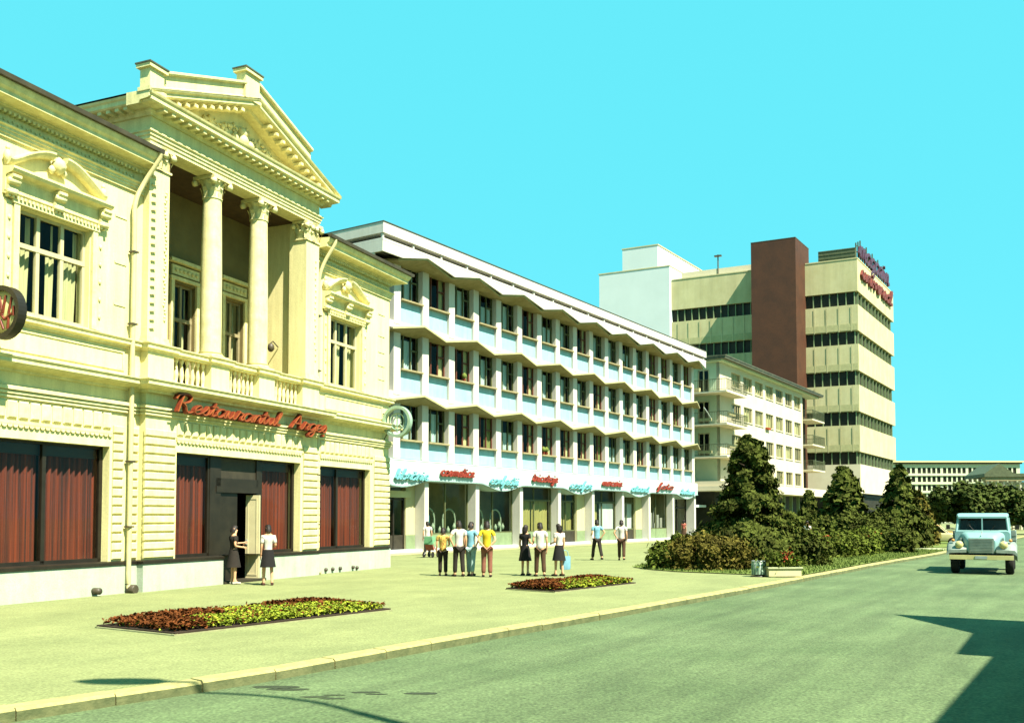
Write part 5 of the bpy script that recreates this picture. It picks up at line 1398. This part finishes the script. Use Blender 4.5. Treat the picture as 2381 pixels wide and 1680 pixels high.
m_ = MB(); m_.box(-.18,.18,-.235,-.221,.52,.62); m_.build('number_plate','steel',TK)
m_ = MB(); m_.box(-.45,.45,.1,4.4,.48,.62); m_.build('chassis','dark',TK)
m_ = MB(); m_.box(-.98,.98,2.45,4.6,.85,.95)
m_.build('cargo_floor','truckgrey',TK)
for (a,b,c,d) in ((-1.0,-.96,2.45,4.6),(.96,1.0,2.45,4.6),(-.96,.96,2.42,2.46),(-.96,.96,4.58,4.62)):
    m_ = MB(); m_.box(a,b,c,d,.95,1.42)
    for z in (1.08,1.24): m_.box(a-.012,b+.012,c-.012,d+.012,z,z+.03)
    m_.build('cargo_side','truckgrey',TK)
def car(loc, rz, m, label):
    o = empty('parked_car',loc,rz); tag(o,label,'car',group='cars parked beyond the lawn')
    def sec(y,hw,z0,z1,r=.1): return rrect(hw,z0,z1,r,y,3)
    b_ = MB(); loft(b_,[sec(-1.95,.62,.38,.70),sec(-1.8,.74,.30,.80),sec(-.9,.78,.28,.88),sec(.9,.78,.28,.90),sec(1.75,.74,.30,.84),sec(1.92,.64,.38,.74)]); b_.build('body',m,o)
    c_ = MB(); loft(c_,[sec(-.85,.66,.85,.90,.02),sec(-.35,.60,.85,1.32),sec(.55,.60,.85,1.34),sec(1.15,.66,.85,.92,.03)]); g = c_.build('cabin','darkglass',o)
    r_ = MB(); loft(r_,[sec(-.36,.61,1.30,1.34,.02),sec(.0,.62,1.30,1.40,.03),sec(.4,.62,1.30,1.40,.03),sec(.60,.61,1.30,1.35,.02)]); r_.build('roof',m,o)
    for sx in (-1,1):
        for (y0,z0,y1,z1) in ((-.85,.88,-.36,1.32),(.15,.88,.12,1.33),(1.12,.90,.58,1.33)):
            p_ = MB(); p_.tube([(sx*.67,y0,z0),(sx*.60,y1,z1)],.035,5); p_.build('roof_pillar',m,o)
    for sx in (-1,1):
        for y in (-1.2,1.2):
            w_ = MB(); w_.lathe([(.12,-.08),(.27,-.09),(.30,-.06),(.30,.06),(.27,.09),(.12,.08)],(0,0,0),16,'x'); q = w_.build('wheel','tyre',o); q.location = (sx*.70,y,.30)
            h_ = MB(); h_.lathe([(.02,-.095),(.14,-.085),(.14,.085),(.02,.095)],(0,0,0),12,'x'); h_.build('rim','steel',q)
        l_ = MB(); l_.lathe([(.02,-.03),(.08,-.02),(.08,.03)],(sx*.52,-1.95,.62),10,'y'); l_.build('headlight','steel',o)
    b_ = MB(); b_.box(-.72,.72,-2.04,-1.96,.36,.46); b_.box(-.72,.72,1.94,2.02,.36,.46); b_.build('bumper','steel',o)
    return o
car((29.6,65.5,-.12),R(60),'carcream','cream saloon car parked beyond the second lawn')
car((33.2,73.5,-.12),R(62),'carorange','orange saloon car parked beyond the cream one')
# ================================================================== people
def skin_obj(name, V_, E_, Rd, m, parent, sub=1, root=0):
    me = bpy.data.meshes.new(name); me.from_pydata([tuple(v) for v in V_], E_, [])
    ob = link(name, me, parent)
    md = ob.modifiers.new('skin','SKIN'); md.use_smooth_shade = True
    sd = me.skin_vertices[0].data
    for i,r_ in enumerate(Rd):
        sd[i].radius = (r_,r_) if not isinstance(r_,tuple) else r_
        sd[i].use_root = (i == root)
    sb_ = ob.modifiers.new('sub','SUBSURF'); sb_.levels = sub; sb_.render_levels = sub
    dg = bpy.context.evaluated_depsgraph_get(); ev = ob.evaluated_get(dg)
    me2 = bpy.data.meshes.new_from_object(ev); ob.modifiers.clear(); ob.data = me2
    me2.name = name; me2.materials.clear(); me2.materials.append(m if not isinstance(m,str) else M[m])
    me2.polygons.foreach_set('use_smooth',[True]*len(me2.polygons))
    return ob
def person(loc, face, label, top, bottom, skirt=None, h=1.7, arms=None, stride=0.0, hair='hair', long_hair=False, woman=False, shoes=(.03,.02,.015), sleeves=.55, lean=0.0, group=None, face_tilt=0.0):
    """forward is local -y. arms: (elbow, wrist) offsets from each shoulder, left then right"""
    o = empty('person', loc, face); tag(o,label,'person',group); k = h/1.7
    sw = .155 if woman else .185; hw = .09
    V_ = []; Rd = []; E_ = []
    def v(x,y,z,r,link_=None):
        V_.append((x*k,(y-lean*max(0,z-.95))*k,z*k)); Rd.append(r*k if not isinstance(r,tuple) else (r[0]*k,r[1]*k))
        if link_ is not None: E_.append((link_,len(V_)-1))
        return len(V_)-1
    pel = v(0,0,.93,(.12,.10)); wai = v(0,0,1.08,(.105,.085),pel); che = v(0,.0,1.27,(.135,.10),wai); nb = v(0,.01,1.42,.075,che); nk = v(0,0,1.49,.052,nb)
    jaw = v(0,-.025,1.555,(.06,.065),nk); hd = v(0,-.012,1.63,(.075,.09),jaw); tp = v(0,.0,1.70,(.05,.06),hd)
    nose = v(0,-.118,1.595,.012,jaw)
    ears = [v(s_*.082,.0,1.60,.014,hd) for s_ in (-1,1)]
    ar = arms or (((.05,.0,-.27),(.07,-.05,-.50)),((.05,.0,-.27),(.07,-.05,-.50)))
    J = []
    for s_,(e,w) in zip((-1,1),ar):
        sh = v(s_*sw,.01,1.385,.052,nb)
        el = v(s_*(sw+e[0]),.01+e[1],1.385+e[2],.038,sh); wr = v(s_*(sw+w[0]),.01+w[1],1.385+w[2],.025,el)
        E3 = Vector(V_[el]); W3 = Vector(V_[wr]); d = (W3-E3).normalized()
        side = d.cross(Vector((s_,0,0.01))); side = side.normalized() if side.length > .1 else Vector((0,-1,0))
        pm_ = W3/k+d*.06; pa = v(pm_.x,pm_.y+lean*max(0,pm_.z-.95),pm_.z,(.030,.018),wr)
        for q,(off,ln) in enumerate(((-.028,.070),(-.010,.082),(.010,.078),(.027,.062))):
            f1 = pm_+side*off+d*.035; f2 = f1+d*ln*.5; f3 = f1+d*ln+Vector((-s_*.012,0,0))
            a = v(f1.x,f1.y+lean*max(0,f1.z-.95),f1.z,.0095,pa); b = v(f2.x,f2.y+lean*max(0,f2.z-.95),f2.z,.009,a); v(f3.x,f3.y+lean*max(0,f3.z-.95),f3.z,.0075,b)
        t1 = W3/k+side*-.03+d*.035; t2 = t1+side*-.02+d*.035
        a = v(t1.x,t1.y+lean*max(0,t1.z-.95),t1.z,.011,wr); v(t2.x,t2.y+lean*max(0,t2.z-.95),t2.z,.009,a)
        J.append((sh,el,wr))
    LG = []
    for s_ in (-1,1):
        st = stride*s_
        hp = v(s_*hw,0,.88,(.085,.085),pel); kn = v(s_*(hw+.01),-st*.55-.015,.50,.055,hp); an = v(s_*(hw+.015),-st*1.0+max(0,-st)*.25,.085+max(0,-st)*.22,.036,kn)
        he = v(s_*(hw+.015),V_[an][1]/k+.045,max(.03,V_[an][2]/k-.05),.032,an); to = v(s_*(hw+.04),V_[an][1]/k-.14,max(.028,V_[an][2]/k-.055),(.035,.025),an)
        LG.append((hp,kn,an,he,to))
    skin_obj('body',V_,E_,Rd,'skin',o)
    # hair
    hb = MB(); hz = V_[hd]; 
    rings = []
    for i in range(6):
        t_ = i/5; zz = .085*math.sin(t_*math.pi/2); rr_ = math.cos(t_*math.pi/2)
        rings.append([(hz[0]+.098*k*rr_*math.cos(a), hz[1]+.012+.112*k*rr_*math.sin(a)+.006*math.sin(5*a), hz[2]+.006+zz*k*1.15-(.11*k*(1-t_)*(1 if math.sin(a) > -.25 else -.25))) for a in [2*math.pi*j/14 for j in range(14)]])
    loft(hb,rings)
    if long_hair: loft(hb,[[(hz[0]+.095*k*math.cos(a)*w_,hz[1]+.05*k+.065*k*math.sin(a)*w_,hz[2]+dz*k) for a in [2*math.pi*j/10 for j in range(10)]] for dz,w_ in ((.03,.9),(-.08,1.05),(-.17,1.0),(-.23,.6))])
    hb.build('hair',hair,o)
    eb = MB()
    for s_ in (-1,1): eb.lathe([(.002,-.008),(.012,0),(.002,.008)],(V_[hd][0]+s_*.032*k,V_[hd][1]-.083*k,V_[hd][2]-.008*k),6,'y')
    eb.box(V_[hd][0]-.025*k,V_[hd][0]+.025*k,V_[jaw][1]-.072*k,V_[jaw][1]-.060*k,V_[jaw][2]-.012*k,V_[jaw][2]-.004*k)
    eb.build('eyes_and_mouth','hair',o)
    # clothing
    g = lambda i,dz=0: (V_[i][0],V_[i][1],V_[i][2]+dz)
    cv = [g(pel,-.07*k),g(wai),g(che),g(nb,-.005)]; cr = [(.158*k,.135*k),(.125*k if woman else .14*k,.11*k),(.165*k,.13*k),(.10*k,.09*k)]; ce = [(0,1),(1,2),(2,3)]
    for (sh,el,wr) in J:
        cv.append(g(sh)); cr.append(.075*k); ce.append((3,len(cv)-1)); a = len(cv)-1
        m2 = tuple(V_[sh][q]+(V_[el][q]-V_[sh][q])*sleeves for q in range(3)); cv.append(m2); cr.append(.062*k); ce.append((a,a+1))
    skin_obj('top' if skirt != 'dress' else 'dress_top',cv,ce,cr,top,o,1,1)
    if skirt:
        rings = []; n = 20; z0 = .52 if skirt != 'dress' else .50
        for t_ in (0,.25,.5,.75,1.0):
            zz = (1.02-(1.02-z0)*t_)*k; wx = (.142+.085*t_)*k; wy = (.115+.085*t_+abs(stride)*.4*t_)*k
            rings.append([(wx*math.cos(a)*(1+.05*t_*math.sin(6*a)),wy*math.sin(a)*(1+.05*t_*math.sin(6*a+1)),zz) for a in [2*math.pi*j/n for j in range(n)]])
        sk = MB(); loft(sk,rings[::-1]); sk.build('skirt',bottom,o)
    else:
        tv = [g(pel,.02*k)]; tr = [(.140*k,.118*k)]; te = []
        for (hp,kn,an,he,to) in LG:
            tv.append(g(hp,-.02*k)); tr.append((.105*k,.112*k)); te.append((0,len(tv)-1)); a = len(tv)-1
            tv.append(g(kn)); tr.append(.078*k); te.append((a,a+1)); tv.append(g(an,.01*k)); tr.append(.075*k); te.append((a+1,a+2))
        skin_obj('trousers',tv,te,tr,bottom,o)
    for (hp,kn,an,he,to) in LG:
        sk = MB(); A_ = Vector(V_[he]); T_ = Vector(V_[to]); sk.tube([A_+Vector((0,.02*k,-.005)),A_.lerp(T_,.5)+Vector((0,0,.01)),T_+Vector((0,-.03*k,-.005))],[.040*k,.044*k,.036*k],8)
        lo_ = min(p[2] for p in sk.v)
        sk.v = [(p[0],p[1],max(p[2],.004) if lo_ < .02 else p[2]) for p in sk.v]; sk.build('shoe',cloth('shoe%d' % int(shoes[0]*100),shoes),o)
    return o
def bag(loc, rz, m, label, w=.30, h=.34, d=.10):
    o = empty('handbag',loc,rz); tag(o,label,'bag')
    b_ = MB(); loft(b_,[[(x*w*.5,y*d*.5,z) for x,y in ((-1,-.6),(-.6,-1),(.6,-1),(1,-.6),(1,.6),(.6,1),(-.6,1),(-1,.6))] if i else [(x*w*.45,y*d*.4,z) for x,y in ((-1,-.6),(-.6,-1),(.6,-1),(1,-.6),(1,.6),(.6,1),(-.6,1),(-1,.6))] for i,z in enumerate((0,.05,h*.7,h))]); b_.build('body',m,o)
    s_ = MB(); s_.tube([(-w*.32,0,h),(-w*.26,0,h+.14),(0,0,h+.2),(w*.26,0,h+.14),(w*.32,0,h)],.012,6); s_.build('handle',m,o); return o
WHITE = cloth('white',(.85,.80,.70)); YEL = cloth('yellow',(.80,.60,.02)); BLUE = cloth('blue',(.25,.55,.68)); DK = cloth('dark',(.030,.022,.015)); BRN = cloth('brown',(.10,.05,.022))
FLOR = mat('cloth_floral',(.75,.60,.12),.9,col2=(.45,.22,.05),scale=16,ramp=(.45,.55)); JEAN = cloth('pale_jeans',(.42,.60,.55)); PINK = cloth('rust',(.34,.13,.08)); RED = cloth('red',(.60,.16,.12))
BLK = cloth('black',(.012,.010,.009))
down = ((.035,.02,-.27),(.04,-.05,-.51)); bent = ((.05,.03,-.26),(.0,-.20,-.30)); hip = ((.14,.08,-.20),(.02,.02,-.40)); back = ((.08,.10,-.25),(-.08,.14,-.42)); reach = ((.05,-.12,-.20),(.0,-.32,-.18))
UP = R(180)   # facing away from the camera
person((-7.72,25.95,0),R(128),'woman in dark dress holding a white bundle at the restaurant door',DK,DK,'dress',1.60,(bent,reach),0,woman=True,shoes=(.6,.55,.45),group='pair talking at the restaurant door')
person((-6.66,25.55,0),R(205),'woman in white blouse and dark skirt with her back turned at the restaurant door',WHITE,BLK,'skirt',1.62,(bent,down),.05,woman=True,shoes=(.10,.04,.03),group='pair talking at the restaurant door',sleeves=.8)
GA = 'people standing in the middle of the pavement'; GB = 'trio chatting beyond the small flower bed'
person((-2.19,29.66,0),UP,'person in floral yellow top and dark trousers, leftmost of the standing group',FLOR,DK,None,1.50,(bent,down),.05,group=GA)
person((-1.66,29.30,0),R(200),'man in loose white shirt and dark trousers beside the floral top',WHITE,DK,None,1.72,(down,hip),.08,group=GA)
person((-1.30,29.48,0),R(160),'person in pale blue shirt and faded jeans behind the white-shirted man',BLUE,JEAN,None,1.68,(hip,down),.10,group=GA)
person((-.78,29.05,0),UP,'man in bright yellow shirt and rust trousers standing apart with hands together',YEL,PINK,None,1.70,(back,back),.03,group=GA)
person((.42,29.90,0),R(150),'woman in long black dress, left of the chatting trio',BLK,BLK,'dress',1.58,(bent,down),0,woman=True,long_hair=True,group=GB)
person((.88,29.28,0),R(190),'man in white shirt and brown trousers, middle of the chatting trio',WHITE,BRN,None,1.66,(down,bent),.10,group=GB)
person((1.48,29.45,0),R(215),'woman in white blouse and dark skirt carrying a blue bag, right of the chatting trio',WHITE,BLK,'skirt',1.62,(down,bent),.05,woman=True,long_hair=True,group=GB)
bag((1.68,29.60,.20),R(20),BLUE,'pale blue shopping bag held by the woman right of the trio',.34,.42,.14)
person((3.66,40.3,0),R(195),'walking man in blue shirt and dark trousers before the white building shops',BLUE,DK,None,1.72,(hip,bent),.26,group='two men walking past the shops')
person((4.72,40.3,0),R(170),'walking man in white shirt and brown trousers before the white building shops',WHITE,BRN,None,1.70,(down,hip),.16,group='two men walking past the shops')
person((-4.15,45.9,0),R(200),'person in white top looking into the cosmetics window',WHITE,DK,None,1.62,(down,down),.04)
person((13.6,74.0,0.0),R(150),'dark-haired woman in red at the last shop door',RED,BRN,'skirt',1.62,(down,down),.0,woman=True,long_hair=True)
person((17.3,56.8,0),R(30),'person in white shirt between bushes below the apartment shop windows',WHITE,DK,None,1.68,(down,hip),.1)
person((16.75,53.0,0),R(330),'second person in white blouse nearer the rose hedge',WHITE,BRN,'skirt',1.62,(bent,down),.0,woman=True)
# pushchair by the cosmetics window
PC = empty('pushchair',(-3.75,43.3,0),R(160)); tag(PC,'small multicoloured pushchair standing before the cosmetics window','pushchair')
for sx in (-1,1):
    for y in (-.28,.28):
        w_ = MB(); w_.lathe([(.10,-.02),(.14,-.02),(.14,.02),(.10,.02)],(0,0,0),14,'x'); o = w_.build('wheel','tyre',PC); o.location = (sx*.22,y,.14)
m_ = MB()
for sx in (-1,1): m_.tube([(sx*.2,-.28,.14),(sx*.2,.12,.55),(sx*.2,.42,.98)],.015,6); m_.tube([(sx*.2,.28,.14),(sx*.2,-.1,.5)],.015,6)
m_.tube([(-.2,.42,.98),(.2,.42,.98)],.018,6); m_.build('frame','steel',PC)
m_ = MB(); loft(m_,[[(x*.19,-.25,z) for x,z in ((-1,.36),(1,.36),(1,.46),(-1,.46))],[(x*.2,.1,z) for x,z in ((-1,.32),(1,.32),(1,.42),(-1,.42))],[(x*.2,.26,z) for x,z in ((-1,.6),(1,.6),(1,.66),(-1,.66))]],False); m_.build('seat',RED,PC)
m_ = MB(); loft(m_,[[(x*.22,.30+.02*i,z) for x,z in ((-1,.6),(1,.6),(.9,.95),(-.9,.95))] if i == 0 else [(x*.22,-.02,z) for x,z in ((-1,.78),(1,.78),(.9,.97),(-.9,.97))] for i in range(2)],False); m_.build('hood',cloth('green',(.2,.5,.25)),PC)
